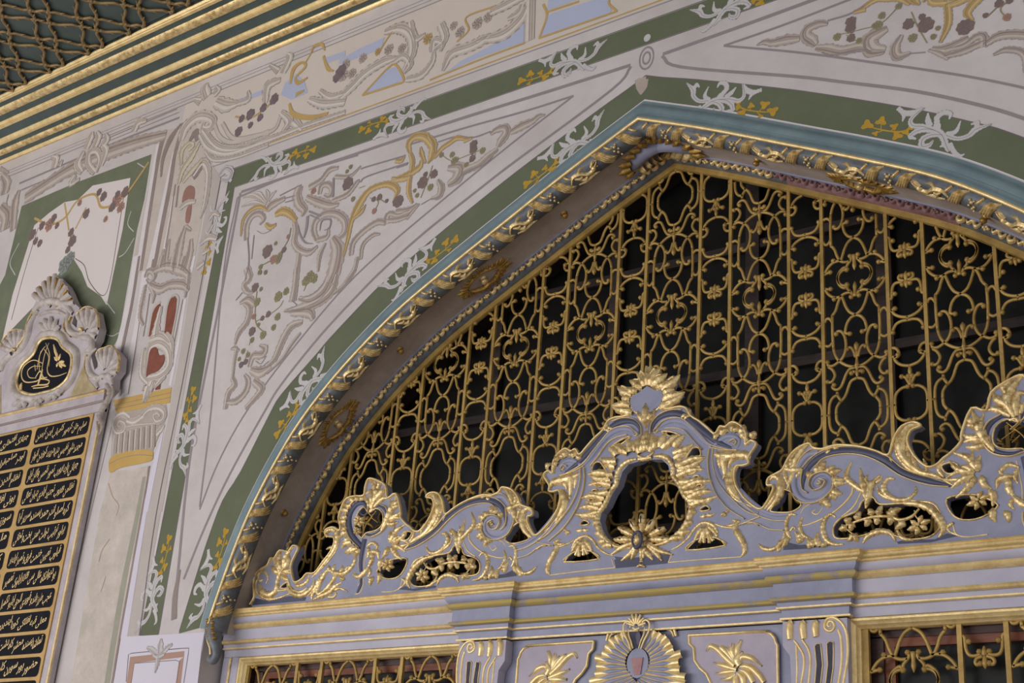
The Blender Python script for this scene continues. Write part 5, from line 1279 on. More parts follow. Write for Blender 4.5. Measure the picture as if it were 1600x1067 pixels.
# ---------- rococo scrollwork in the spandrel
R1 = Crop(340, 240, 5.333); R2 = Crop(340, 420, 4.85); R3 = Crop(620, 150, 5.333)
MI = True
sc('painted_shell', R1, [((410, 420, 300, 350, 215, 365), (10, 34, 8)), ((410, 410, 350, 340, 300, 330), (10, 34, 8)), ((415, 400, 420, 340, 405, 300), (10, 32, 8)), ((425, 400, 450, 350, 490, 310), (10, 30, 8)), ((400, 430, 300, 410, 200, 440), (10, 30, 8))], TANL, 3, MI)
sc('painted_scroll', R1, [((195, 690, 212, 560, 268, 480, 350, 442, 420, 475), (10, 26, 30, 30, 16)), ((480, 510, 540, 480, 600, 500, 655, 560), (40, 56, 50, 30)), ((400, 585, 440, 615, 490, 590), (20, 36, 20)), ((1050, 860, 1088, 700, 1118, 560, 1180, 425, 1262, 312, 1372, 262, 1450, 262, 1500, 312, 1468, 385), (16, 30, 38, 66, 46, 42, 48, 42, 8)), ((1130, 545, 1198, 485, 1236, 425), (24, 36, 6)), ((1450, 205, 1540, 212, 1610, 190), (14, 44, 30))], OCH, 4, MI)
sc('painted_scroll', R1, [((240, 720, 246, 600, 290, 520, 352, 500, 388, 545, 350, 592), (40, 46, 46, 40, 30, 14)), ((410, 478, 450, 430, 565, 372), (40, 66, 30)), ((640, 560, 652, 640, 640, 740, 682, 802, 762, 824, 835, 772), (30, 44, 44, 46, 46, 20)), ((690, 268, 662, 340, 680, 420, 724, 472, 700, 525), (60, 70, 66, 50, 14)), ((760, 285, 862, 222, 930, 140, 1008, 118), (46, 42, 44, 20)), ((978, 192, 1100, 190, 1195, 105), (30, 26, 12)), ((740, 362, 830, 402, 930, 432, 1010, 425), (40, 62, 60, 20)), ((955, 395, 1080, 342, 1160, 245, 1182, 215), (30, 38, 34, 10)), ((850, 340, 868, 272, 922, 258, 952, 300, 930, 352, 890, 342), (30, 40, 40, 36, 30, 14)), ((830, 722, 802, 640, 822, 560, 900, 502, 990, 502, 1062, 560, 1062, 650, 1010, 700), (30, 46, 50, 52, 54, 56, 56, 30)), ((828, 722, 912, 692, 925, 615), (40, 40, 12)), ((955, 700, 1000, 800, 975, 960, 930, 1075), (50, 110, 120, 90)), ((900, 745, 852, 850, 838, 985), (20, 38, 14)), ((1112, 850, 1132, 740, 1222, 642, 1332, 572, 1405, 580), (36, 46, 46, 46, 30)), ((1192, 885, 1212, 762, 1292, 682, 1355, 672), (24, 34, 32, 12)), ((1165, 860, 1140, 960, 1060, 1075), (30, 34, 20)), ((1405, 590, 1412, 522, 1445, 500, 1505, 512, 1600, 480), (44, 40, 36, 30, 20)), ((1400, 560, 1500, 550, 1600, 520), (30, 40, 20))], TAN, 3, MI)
sc('painted_rod', R1, [((682, 830, 650, 1075), 46)], TAN, 3, MI)
ps('painted_shade_line', R1, [((252, 700, 262, 900, 230, 1067), 12), ((305, 680, 285, 880), 8), ((672, 600, 690, 680, 732, 742, 795, 752), (6, 14, 14, 6)), ((752, 520, 742, 620, 720, 705), (24, 24, 14)), ((700, 262, 620, 300, 520, 352), 10), ((650, 352, 560, 375), 10), ((645, 385, 565, 408), 10), ((968, 200, 962, 365), 18), ((1195, 130, 1250, 110, 1560, 20), 12), ((1190, 240, 1252, 190, 1590, 78), 12), ((762, 482, 865, 522), 14), ((770, 512, 850, 548), 10), ((852, 645, 872, 562, 942, 552, 932, 622, 890, 640), (6, 14, 14, 12, 6)), ((330, 645, 380, 668, 450, 640), 4)], GREYL, 6, MI)
ps('painted_stem', R1, [((350, 940, 430, 900, 520, 830, 590, 720, 612, 620), 8), ((1270, 370, 1340, 400, 1310, 480), 6), ((1340, 370, 1400, 410), 6), ((1180, 290, 1230, 270), 5)], OLV, 6, MI)
fl(R1, [(415, 815, 44), (555, 802, 20), (1085, 250, 44), (1350, 365, 22), (1302, 382, 18), (1500, 400, 40), (1410, 395, 14)], BRN, 6, MI); fl(R1, [(465, 882, 30), (1306, 480, 20), (590, 692, 16), (800, 312, 22)], PINK, 6, MI)
fl(R1, [(505, 885, 28), (400, 990, 16), (352, 990, 18), (485, 750, 14), (520, 850, 24), (360, 945, 18), (1110, 112, 16), (1130, 380, 18), (1080, 150, 14), (770, 1030, 40), (740, 1050, 24)], OLV, 7, MI, 'painted_leaf')
sc('painted_scroll', R2, [((850, 55, 802, 160, 702, 232, 615, 222), (50, 74, 60, 20)), ((905, 40, 862, 170, 762, 252, 622, 302, 505, 320), (30, 66, 66, 60, 14)), ((1045, 0, 962, 122, 870, 195), (30, 34, 14)), ((560, 330, 690, 330, 725, 385), (50, 70, 30)), ((645, 402, 562, 432, 512, 502, 472, 592, 432, 682, 372, 745), (30, 56, 56, 52, 46, 14)), ((630, 485, 562, 570, 482, 690, 372, 798), (18, 22, 22, 8)), ((220, -10, 244, 70, 200, 122, 222, 172, 268, 182), (50, 44, 36, 34, 14)), ((168, 262, 232, 230, 282, 262, 312, 225), (20, 50, 46, 12)), ((200, 260, 242, 302, 222, 402, 162, 482, 132, 575), (20, 46, 46, 46, 16)), ((148, 600, 128, 700, 115, 825), (28, 24, 18)), ((108, 820, 128, 882, 82, 942, 58, 1065), (24, 44, 46, 34)), ((55, 1010, 142, 1002, 212, 932, 232, 852, 205, 800), (24, 46, 46, 40, 16)), ((240, 745, 268, 662, 340, 652, 362, 602, 318, 578), (30, 50, 46, 40, 12)), ((250, 765, 322, 785, 405, 738), (40, 80, 30)), ((270, 850, 330, 905, 300, 960, 210, 1060), (40, 60, 46, 30)), ((100, 612, 130, 600, 165, 620), (10, 30, 10))], TAN, 3, MI)
sc('painted_rod', R2, [((602, -10, 586, 150, 568, 250), (46, 46, 56))], TAN, 4, MI)
ps('painted_shade_line', R2, [((640, 225, 740, 180, 820, 90), 6), ((650, 300, 780, 230, 880, 110), 6), ((530, 310, 600, 280, 560, 240), 6), ((290, 700, 330, 720, 370, 660), 5), ((280, 760, 340, 740, 390, 700), 5), ((140, 240, 190, 180), 8)], GREYL, 6, MI)
ps('painted_stem', R2, [((300, 170, 290, 260, 285, 360, 300, 430, 350, 480), 6), ((290, 400, 390, 350, 470, 290, 500, 240), 5), ((240, 580, 260, 520), 5), ((200, 720, 230, 620), 5), ((670, 130, 655, 170), 5)], OLV, 6, MI)
fl(R2, [(285, 142, 28), (262, 475, 28), (385, 345, 20), (340, 376, 16), (325, 30, 14), (365, 28, 14)], BRN, 6, MI); fl(R2, [(180, 728, 20), (214, 705, 18)], PLUM, 6, MI); fl(R2, [(275, 362, 18)], PINK, 6, MI)
fl(R2, [(300, 252, 26), (345, 502, 26), (460, 212, 32), (520, 172, 24), (455, 365, 24), (425, 445, 20), (195, 625, 18), (230, 652, 18), (330, 155, 14), (165, 685, 14), (670, 92, 32), (732, 76, 28), (262, 540, 18), (310, 425, 14), (715, 45, 16)], OLV, 6, MI, 'painted_leaf')
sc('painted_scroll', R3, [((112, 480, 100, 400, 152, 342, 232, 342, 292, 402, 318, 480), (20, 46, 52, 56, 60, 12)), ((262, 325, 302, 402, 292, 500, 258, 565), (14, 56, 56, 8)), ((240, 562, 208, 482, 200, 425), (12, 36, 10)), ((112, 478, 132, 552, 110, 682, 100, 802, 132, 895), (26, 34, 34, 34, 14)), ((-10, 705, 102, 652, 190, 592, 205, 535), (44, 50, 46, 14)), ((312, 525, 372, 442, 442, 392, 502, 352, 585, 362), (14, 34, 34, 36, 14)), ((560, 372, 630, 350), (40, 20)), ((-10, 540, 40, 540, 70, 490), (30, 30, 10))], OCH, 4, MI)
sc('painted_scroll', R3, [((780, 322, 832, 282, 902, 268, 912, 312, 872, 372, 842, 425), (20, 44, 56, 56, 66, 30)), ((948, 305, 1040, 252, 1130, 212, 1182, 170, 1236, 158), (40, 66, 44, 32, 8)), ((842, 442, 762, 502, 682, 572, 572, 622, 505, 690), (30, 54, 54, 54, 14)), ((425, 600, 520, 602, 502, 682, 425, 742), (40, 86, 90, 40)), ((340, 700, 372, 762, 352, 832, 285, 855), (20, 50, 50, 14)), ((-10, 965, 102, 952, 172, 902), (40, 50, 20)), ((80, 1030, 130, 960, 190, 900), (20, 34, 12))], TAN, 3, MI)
ps('painted_shade_line', R3, [((345, 385, 500, 338, 632, 348, 782, 298), 12), ((0, 600, 90, 570), 12), ((0, 520, 60, 500), 10), ((340, 400, 320, 470), 14), ((500, 695, 602, 632, 742, 562, 802, 502), 8), ((205, 905, 290, 855), 8), ((120, 850, 115, 790), 12)], GREYL, 5, MI)
ps('painted_stem', R3, [((300, 580, 260, 700, 200, 850), 6), ((370, 490, 460, 540, 580, 500, 700, 450), 5), ((600, 560, 660, 480), 5)], OLV, 6, MI)
fl(R3, [(640, 405, 30), (638, 450, 30), (630, 522, 24), (310, 652, 30), (216, 722, 42), (240, 655, 18), (20, 880, 36)], BRN, 6, MI); fl(R3, [(280, 762, 24), (372, 492, 18), (462, 490, 20), (480, 542, 26), (580, 575, 18), (170, 830, 16), (150, 790, 14), (715, 456, 22), (500, 530, 16)], OLV, 6, MI, 'painted_leaf')
# ---------- painted pilaster, column and marble panel at the left
Q1 = Crop(200, 180, 4.446); Q2 = Crop(160, 400, 4.446); C1 = Crop(0, 600, 5.333); C2 = Crop(0, 800, 3.997); F1 = Crop(0, 0, 2.963); F2 = Crop(0, 360, 2.963); F4 = Crop(530, 0, 2.963)
pf('painted_marble_panel', PXK, [(34, 322, 120, 285, 237, 241, 226, 310, 214, 360, 186, 525, 168, 560, 90, 560, -20, 640, -40, 520, 8, 430)], MARB, 1)
pf('painted_white_panel', PXK, [(54, 352, 78, 332, 101, 316, 122, 312, 145, 290, 204, 278, 192, 358, 167, 477, 158, 463, 137, 448, 128, 425, 115, 404, 103, 412, 84, 440, 52, 480, 4, 530, 20, 460)], pm('panel_white', 216, 206, 206, .95, 2), 2)
ps('painted_panel_line', PXK, [((196, 292, 186, 356, 172, 440, 160, 462, 140, 440, 132, 415, 118, 404), 1.2), ((60, 356, 40, 420, 18, 500), 1.2)], GREYD, 3)
ps('painted_vein', PXK, [((210, 372, 196, 395, 186, 402), 1.6), ((205, 330, 200, 350, 209, 362), 1.4), ((165, 470, 180, 490), 1.4), ((30, 380, 16, 410, 24, 430), 1.4), ((150, 262, 172, 258), 1.2), ((215, 255, 226, 262), 1.4), ((160, 520, 175, 525, 186, 520), 1.4)], SPRIG, 3)
ps('painted_garland', F1, [((160, 1010, 230, 1040, 300, 1010, 360, 930, 440, 900, 470, 960, 540, 940, 600, 880, 690, 750), 10), ((300, 940, 320, 1067), 8), ((350, 1060, 400, 960), 8)], OCH, 4)
fl(F1, [(230, 1040, 24), (540, 930, 26), (560, 960, 20), (490, 1015, 12), (370, 940, 12)], PINK, 5); fl(F1, [(195, 1045, 16), (250, 1010, 16), (480, 910, 18), (520, 960, 18), (580, 890, 20), (400, 990, 18), (460, 890, 14), (545, 900, 14), (265, 1045, 12)], BRN, 5); fl(F2, [(150, 20, 20), (185, 60, 14), (335, 50, 22), (315, 90, 14), (330, 10, 16), (165, 50, 14)], BRN, 5)
fl(F2, [(300, 160, 34), (325, 130, 26)], pm('grey_leaf', 136, 144, 140), 4, name='painted_leaf')
# vertical strips of the pilaster
pf('painted_pilaster_field', Q1, [(240, 110, 470, 60, 590, 340, 440, 1100, 20, 1100, 130, 560)], TANL, 1)
ps('painted_strip', Q1, [((215, 200, 190, 350, 130, 720, 75, 1080), (40, 44, 52, 52)), ((330, 250, 280, 480, 215, 800, 150, 1080), (44, 50, 60, 60)), ((320, 560, 280, 800, 240, 1000), 26)], WHT, 2)
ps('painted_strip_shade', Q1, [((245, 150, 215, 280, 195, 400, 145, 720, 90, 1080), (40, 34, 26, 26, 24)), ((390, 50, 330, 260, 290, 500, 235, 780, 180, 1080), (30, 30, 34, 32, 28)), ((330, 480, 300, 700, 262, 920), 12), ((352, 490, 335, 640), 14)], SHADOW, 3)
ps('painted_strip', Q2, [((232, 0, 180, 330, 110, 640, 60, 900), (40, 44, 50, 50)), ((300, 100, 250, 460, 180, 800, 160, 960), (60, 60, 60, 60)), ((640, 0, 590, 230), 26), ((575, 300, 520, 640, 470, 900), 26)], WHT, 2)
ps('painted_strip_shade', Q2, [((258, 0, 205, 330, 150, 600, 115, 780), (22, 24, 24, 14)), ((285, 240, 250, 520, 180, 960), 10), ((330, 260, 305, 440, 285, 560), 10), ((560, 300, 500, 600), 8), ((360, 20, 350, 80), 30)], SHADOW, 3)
pf('painted_taupe_strip', Q1, [(590, 345, 645, 440, 545, 1067, 470, 1067)], TAUPEP, 2)
pf('painted_taupe_strip', Q2, [(665, 0, 725, 0, 720, 60, 545, 1067, 470, 1067, 560, 560, 620, 150)], TAUPEP, 2)
pf('painted_taupe_strip', C1, [(1445, 10, 1525, 0, 1350, 1067, 1240, 1067, 1330, 600, 1400, 300)], TAUPEP, 2)
pf('painted_taupe_strip', C2, [(918, 0, 1005, 0, 870, 776, 795, 782, 880, 250)], TAUPEP, 2)
ps('painted_strip_edge', PXK, [((347, 270, 285, 600, 245, 800, 218, 993), 1.6)], GREYD, 4)
pf('painted_lilac_strip', C1, [(1340, 470, 1400, 165, 1350, 480, 1235, 1067, 1185, 1067, 1290, 600)], LILAC, 3)
pf('painted_lilac_strip', C2, [(868, 0, 918, 0, 795, 782, 745, 790)], LILAC, 3)
# red marble inlays and frames
pf('painted_red_inlay', Q2, [(322, 560, 350, 400, 372, 350, 402, 328, 408, 360, 395, 430, 350, 560), (432, 520, 455, 350, 480, 295, 505, 280, 518, 300, 505, 440, 468, 585, 445, 560), (368, 932, 385, 880, 415, 838, 402, 926)], RED, 4)
sc('painted_inlay_frame', Q2, [((318, 560, 345, 400, 375, 345, 405, 322), 14), ((430, 520, 452, 350, 480, 285, 512, 272, 530, 310, 505, 450, 478, 590), 12)], TANL, 3, e=4, vein=False)
sc('painted_heart_frame', Q2, [((305, 845, 322, 660, 360, 615, 410, 610, 460, 660, 465, 760, 400, 830, 310, 850), (40, 50, 56, 60, 56, 56, 50, 30)), ((290, 640, 280, 720, 275, 820, 320, 880), (24, 36, 36, 30)), ((350, 870, 325, 940, 298, 1015), (70, 60, 8)), ((440, 830, 400, 870, 360, 920), (30, 36, 14)), ((410, 350, 380, 480, 370, 560), (24, 44, 80)), ((440, 540, 480, 600, 485, 700), (30, 40, 20)), ((330, 580, 400, 560, 470, 610), (40, 60, 30))], TANL, 5, e=5)
pf('painted_red_heart', Q2, [(308, 842, 318, 740, 335, 655, 378, 634, 395, 690, 432, 688, 428, 745, 385, 800, 330, 822)], RED, 8, smooth=3)
sc('painted_crown_scroll', Q2, [((300, 150, 318, 105, 352, 112, 362, 150, 330, 182, 308, 160), (26, 32, 30, 28, 22, 10)), ((350, 110, 440, 70, 540, 90, 600, 130), (30, 60, 70, 40)), ((330, 200, 400, 230, 470, 200, 560, 200, 600, 240), (36, 56, 50, 50, 20)), ((420, 0, 400, 80), (40, 30)), ((500, 0, 480, 90), (50, 40)), ((570, 0, 540, 100), (50, 40)), ((600, 120, 590, 200, 575, 290), (40, 36, 14)), ((300, 200, 280, 300, 262, 420, 285, 480), (20, 30, 26, 12)), ((330, 200, 360, 260, 350, 330), (24, 30, 10))], TAN, 4)
pf('painted_red_dome', Q1, [(378, 615, 385, 550, 402, 510, 432, 488, 465, 510, 458, 590, 420, 600), (400, 740, 410, 650, 445, 610, 430, 740)], pm('faded_red', 158, 120, 110, .8, 12), 4, smooth=3)
sc('painted_leaf', Q1, [((352, 480, 380, 380, 440, 290, 500, 190), (20, 44, 50, 20)), ((380, 470, 430, 400, 520, 300), (20, 44, 14)), ((370, 350, 372, 250, 430, 185), (14, 40, 20)), ((420, 240, 450, 210, 430, 190), (30, 30, 10))], pm('cream_leaf', 206, 196, 170), 5)
sc('painted_scroll', Q1, [((370, 180, 400, 90, 470, 20, 540, 10, 590, 40, 570, 90, 520, 90, 530, 50), (40, 70, 70, 60, 50, 44, 30, 14)), ((500, 130, 560, 220, 680, 260, 830, 220, 978, 150), (30, 44, 44, 40, 36)), ((600, 60, 640, 150, 720, 190, 860, 160, 978, 110), (20, 20, 20, 18, 16)), ((540, 250, 600, 310, 760, 290, 978, 210), (20, 24, 20, 16)), ((450, 420, 520, 330, 560, 400, 540, 600, 500, 720), (50, 50, 40, 34, 14)), ((360, 650, 410, 610, 470, 600), (30, 34, 20))], TANL, 4)
sc('painted_shade', Q1, [((430, 180, 470, 120, 480, 180), (20, 40, 20)), ((450, 430, 500, 370, 510, 320), (60, 40, 10)), ((230, 430, 245, 300, 300, 160, 370, 60), (10, 24, 40, 10))], SHADOW, 4, vein=False, e=2)
sc('painted_shell_base', Q1, [((330, 1080, 360, 900, 400, 770), (60, 60, 20)), ((260, 1080, 270, 960, 290, 860), (20, 36, 14)), ((400, 1080, 430, 960, 440, 860), (60, 50, 20)), ((440, 800, 400, 780, 385, 800), (14, 30, 10)), ((215, 1080, 250, 930), (10, 20))], TAN, 4)
sc('painted_corner_flower', Q1, [((640, 420, 680, 380, 715, 400, 700, 440, 650, 440), (30, 46, 44, 36, 20)), ((700, 440, 720, 460), (20, 16))], SPRIG, 5, e=5)
sc('painted_side_foliage', Q1, [((560, 730, 600, 680, 640, 700), (24, 32, 10)), ((500, 900, 560, 850, 620, 860), (20, 40, 20)), ((520, 960, 570, 930), (30, 20)), ((480, 1060, 530, 1020), (40, 30)), ((560, 820, 590, 760), (20, 26))], TANL, 5)
# plinth, capital, necking and shaft
pf('painted_ochre_plinth', C1, [(945, 137, 1432, 28, 1416, 158, 975, 246)], OCHD, 4)
ps('painted_plinth_line', C1, [((950, 180, 1425, 72), 5), ((960, 212, 1418, 112), 5)], SHADOW, 5, n=0)
sc('painted_plinth_leaf', C1, [((1240, 20, 1220, 80, 1195, 155), (70, 60, 6)), ((1200, 10, 1190, 60), (40, 14)), ((1280, 10, 1260, 70), (36, 14))], TANL, 9)
pf('painted_capital', C1, [(962, 246, 1385, 172, 1395, 260, 1360, 350, 1310, 470, 1275, 560, 1150, 548, 1000, 572, 925, 622, 940, 400)], TAN, 4)
sc('painted_volute', C1, [((1080, 290, 1030, 255, 975, 280, 950, 340, 975, 400, 1030, 390, 1040, 340, 1000, 315, 985, 345, 1005, 355), (36, 40, 40, 36, 32, 28, 24, 20, 14, 8)), ((1180, 270, 1240, 210, 1320, 195, 1372, 235, 1360, 300, 1300, 320, 1275, 270, 1310, 240, 1335, 265, 1315, 280), (36, 40, 40, 36, 32, 28, 24, 20, 14, 8)), ((1060, 300, 1120, 310, 1200, 260), (40, 50, 40)), ((1040, 360, 1150, 340, 1290, 330), (10, 12, 10)), ((1300, 420, 1340, 380, 1370, 340), (50, 50, 20))], TANL, 5)
sc('painted_flute', C1, [((960 + 45 * i, 420 - 12 * i, 950 + 46 * i, 500 - 10 * i, 945 + 46 * i, 590 - 8 * i), (20, 26, 14)) for i in range(8)], TANL, 5)
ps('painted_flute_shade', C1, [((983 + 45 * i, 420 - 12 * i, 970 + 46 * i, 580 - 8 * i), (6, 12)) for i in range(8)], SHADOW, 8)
pf('painted_necking', C1, [(920, 622, 1000, 572, 1150, 545, 1268, 556, 1278, 600, 1262, 640, 1160, 668, 1000, 702, 925, 742, 908, 690)], OCHD, 6, smooth=3)
ps('painted_plinth_line', C1, [((915, 668, 1010, 620, 1150, 592, 1275, 598), 5)], SHADOW, 7)
pf('painted_column_shaft', PXK, [(173, 738, 232, 728, 223, 800, 205, 900, 174, 1067, 150, 1200, 90, 1200, 111, 1067, 156, 802)], COLM, 3)
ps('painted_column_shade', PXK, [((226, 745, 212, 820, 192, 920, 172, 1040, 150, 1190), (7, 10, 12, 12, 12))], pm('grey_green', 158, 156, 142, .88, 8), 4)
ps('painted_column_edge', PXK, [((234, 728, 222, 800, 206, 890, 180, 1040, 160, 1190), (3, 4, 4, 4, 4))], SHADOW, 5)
ps('painted_crack', PXK, [((170, 755, 176, 775, 186, 790, 182, 806), 1), ((172, 842, 160, 860, 155, 878), 1.6), ((166, 900, 158, 925), 1.2)], pm('rust', 172, 144, 120), 5)
ps('painted_strip_edge', PXK, [((170, 640, 148, 740, 108, 900, 72, 1067), 1), ((176, 660, 152, 760, 114, 920, 84, 1067), 1), ((166, 640, 140, 760, 100, 920, 66, 1067), .8)], GREYL, 3)
# pier with brown frame
pf('painted_pier', PXK, [(190, 995, 320, 988, 316, 1010, 290, 1230, 150, 1230)], LILAC, 4)
pf('painted_pier_frame', C2, [(815, 905, 1155, 868, 1148, 906, 842, 944), (815, 905, 842, 944, 818, 1100, 788, 1100), (1155, 868, 1128, 1100, 1096, 1100, 1120, 930, 1148, 906)], pm('brown_frame', 172, 140, 126, .9, 4), 5)
ps('painted_pier_line', C2, [((790, 1060, 805, 890, 825, 882, 1130, 852, 1182, 850, 1178, 890, 1150, 1067), 5), ((822, 1067, 842, 945, 1100, 925, 1125, 935, 1105, 1067), 4)], GREYD, 6, n=0)
sc('painted_lily', C2, [((1000, 880, 1005, 830, 1010, 790), (40, 44, 8)), ((985, 890, 950, 860, 920, 845), (30, 30, 10)), ((1015, 885, 1045, 850, 1080, 825), (30, 30, 10)), ((990, 900, 985, 950, 970, 1005), (30, 30, 6)), ((960, 890, 990, 900, 1030, 885), (20, 30, 20))], SPRIG, 7, e=5)
# ---------- frieze under the eaves
zl = (W(169, 209).z + W(452, 91).z + W(692, 10).z) / 3
pf('painted_frieze', None, [(-3.6, zgt + .085, 4.9, zgt + .085, 4.9, zl, -3.6, zl)], CREAM, .5)
ps('painted_frieze_line', None, [((-6.5, zl, 5, zl), .007), ((-6.5, zl + .03, 5, zl + .03), .004), ((-6.5, zl + .055, 5, zl + .055), .004), ((-3.2, zgt + .075, 3.2, zgt + .075), .006)], GREYL, 2, n=0)
ps('painted_gold_line', None, [((-2.7, zgt + .098, 2.7, zgt + .098), .010)], OCH, 2, n=0)
pf('painted_blue_field', F4, [(0, 278, 95, 225, 212, 172, 195, 228, 0, 300), (118, 438, 178, 370, 222, 322, 268, 308, 298, 368, 250, 392), (495, 335, 560, 285, 700, 212, 830, 132, 882, 55, 868, 190, 640, 270), (932, 172, 960, 80, 985, 62, 1240, -20, 1262, 50, 1250, 62), (962, 50, 970, 0, 985, -60, 1120, -80, 1100, 0)], BLUE, 3, True)
ps('painted_gold_edge', F4, [((108, 442, 180, 365, 225, 318, 262, 300, 300, 372, 250, 396, 108, 442), 10), ((420, 372, 640, 282, 860, 200), 8), ((928, 176, 962, 75, 945, 20), 10), ((925, 178, 1250, 66, 1280, 50, 1250, 20, 1255, -20), 9), ((960, 58, 1110, 8), 9), ((545, 195, 600, 140, 590, 80, 720, 30), 8), ((180, 250, 230, 170, 270, 120), 8)], OCH, 5, True)
sc('painted_scroll', F4, [((885, 0, 880, 190), 44)], TANL, 4, True)
sc('painted_scroll', F4, [((480, 330, 520, 250, 600, 220, 660, 190, 700, 160), (10, 44, 40, 44, 10)), ((640, 190, 760, 160, 840, 90, 870, 30), (20, 50, 44, 20)), ((210, 150, 280, 130, 330, 160, 340, 240, 300, 330), (20, 40, 40, 36, 14)), ((250, 290, 300, 260, 330, 300, 300, 340), (20, 30, 24, 10)), ((310, 370, 380, 350, 430, 290, 440, 240), (20, 30, 24, 10)), ((430, 240, 440, 190, 480, 200, 470, 240), (20, 26, 22, 8)), ((470, 110, 490, 180, 440, 230), (30, 30, 12)), ((0, 460, 60, 400, 120, 340, 200, 290, 260, 270), (30, 40, 40, 36, 16)), ((700, 60, 780, 20, 860, -20), (30, 40, 30)), ((330, 100, 350, 180, 400, 160), (20, 30, 10)), ((780, 90, 830, 60, 850, 20), (14, 30, 14))], TANL, 4, True)
fl(F4, [(230, 230, 20), (290, 225, 18), (110, 270, 18), (30, 300, 20), (560, 150, 20), (640, 110, 22), (690, 80, 20), (530, 120, 16), (60, 340, 18), (20, 350, 22)], TAN, 5, True); fl(F4, [(410, 180, 20), (180, 240, 14)], OCH, 5, True)
pf('painted_blue_field', F1, [(1300, 440, 1320, 385, 1370, 345, 1410, 375, 1425, 430, 1350, 462), (1500, 270, 1600, 235, 1600, 260, 1500, 300), (1080, 470, 1230, 410, 1230, 430, 1090, 490)], BLUE, 3, True)
ps('painted_gold_edge', F1, [((1345, 390, 1360, 320, 1400, 290, 1415, 310, 1370, 360, 1385, 385, 1425, 360), (10, 22, 10, 14, 10, 20, 8)), ((1440, 250, 1455, 215, 1490, 205, 1505, 235), (8, 12, 14, 6)), ((1498, 260, 1520, 320, 1545, 330), (10, 16, 6)), ((1410, 300, 1440, 250), 6), ((1340, 480, 1360, 530, 1440, 545, 1520, 525), (10, 22, 22, 12)), ((1370, 440, 1410, 420), (20, 10))], OCH, 6, True)
sc('painted_scroll', F1, [((1230, 480, 1240, 400, 1300, 370), (20, 40, 16)), ((1300, 520, 1340, 560, 1310, 610), (20, 36, 12)), ((1360, 560, 1400, 600), (40, 20)), ((1430, 460, 1500, 480, 1600, 470), (20, 40, 30)), ((1480, 420, 1530, 450, 1600, 430), (14, 24, 20)), ((1310, 340, 1340, 270, 1330, 250), (30, 36, 8)), ((1290, 330, 1250, 300), (24, 8)), ((1000, 470, 1050, 490, 1100, 480), (40, 50, 20)), ((1100, 480, 1150, 460, 1150, 420), (20, 24, 8)), ((960, 450, 950, 410, 965, 385), (40, 40, 8)), ((930, 470, 900, 460), (30, 10)), ((990, 440, 1010, 420, 1000, 400), (24, 26, 8)), ((940, 600, 1010, 680, 1120, 685, 1260, 640, 1420, 580, 1600, 520), (20, 26, 24, 20, 16, 14)), ((1030, 570, 1080, 640, 1180, 630, 1270, 600, 1300, 540), (12, 14, 14, 14, 10))], TANL, 4, True)
fl(F1, [(1105, 610, 18), (1160, 530, 20), (1120, 550, 14), (1270, 460, 20), (1220, 500, 16), (1580, 330, 24), (1560, 360, 18), (1160, 580, 12), (1205, 545, 14)], PLUM, 6, True)
ps('painted_garland', F1, [((1090, 540, 1150, 550, 1220, 510, 1290, 440), 8)], OCH, 5, True)
sc('painted_moulding', F1, [((115, 920, 300, 800, 420, 740, 520, 700, 640, 660, 770, 625), (44, 50, 56, 54, 46, 30))], TAN, 3)
ps('painted_moulding_line', F1, [((90, 850, 300, 760, 560, 650, 830, 545), 8), ((100, 880, 340, 780), 6), ((500, 640, 820, 505), 4), ((500, 655, 830, 520), 3)], GREYL, 4)
sc('painted_cartouche', F1, [((440, 800, 410, 760, 415, 710, 450, 700, 465, 740, 445, 800), (24, 26, 26, 24, 22, 12)), ((380, 800, 360, 760, 390, 700), (20, 36, 16)), ((470, 770, 490, 700, 470, 670), (16, 34, 12)), ((400, 690, 420, 640, 430, 610), (30, 36, 8)), ((440, 680, 455, 640, 450, 610), (30, 36, 8)), ((470, 680, 495, 650, 490, 620), (26, 30, 8)), ((350, 810, 330, 850, 370, 830), (20, 24, 10)), ((620, 610, 640, 570, 680, 560), (30, 34, 10)), ((250, 780, 260, 740, 240, 725), (30, 34, 8)), ((275, 770, 290, 740), (26, 8))], TANL, 5)
sc('painted_scroll', F1, [((20, 900, 30, 850, 10, 810), (40, 44, 14)), ((60, 1067, 70, 940, 90, 880), (30, 40, 14)), ((0, 960, 30, 1000, 20, 1067), (40, 50, 40)), ((0, 780, 40, 800), (14, 6))], TAN, 4)
ps('painted_frieze_line', F1, [((0, 1067, 40, 900), 6)], GREYL, 4)
# ================================================================ INSCRIPTION PLAQUE
import unicodedata
PY, PXC = -.05, -4.44
plq = empty('inscription_plaque', (PXC, -.02, 1.6)); tag(plq, 'black and gold inscription plaque with carved shell crest at the left edge', 'plaque')
PQI = Matrix.Translation(-plq.location)
NAVY = mat('navy_ground', srgb(30, 30, 38), srgb(22, 22, 28), rough=.75, scale=8, spec=.1)
MGOLD = mat('matt_gold_ground', srgb(196, 160, 98), srgb(172, 136, 78), rough=.5, metal=.15, scale=6)
TXT = mat('gold_lettering', srgb(232, 204, 152), srgb(214, 182, 124), rough=.45, metal=.2, scale=20)
IVORY = mat('ivory_carving', srgb(194, 184, 182), srgb(156, 144, 138), rough=.6, scale=14, bump=.15)
PLIL = mat('plaque_lilac', srgb(188, 178, 184), srgb(162, 151, 157), rough=.6, scale=5)
XR, XL = -3.768, 2 * PXC + 3.768
ZTOP = 4.372
b = MB(); b.box(XL, XR, PY + .008, -.012, 1.6, ZTOP); part_of(b.build('backboard', PLIL, smooth=False), plq)
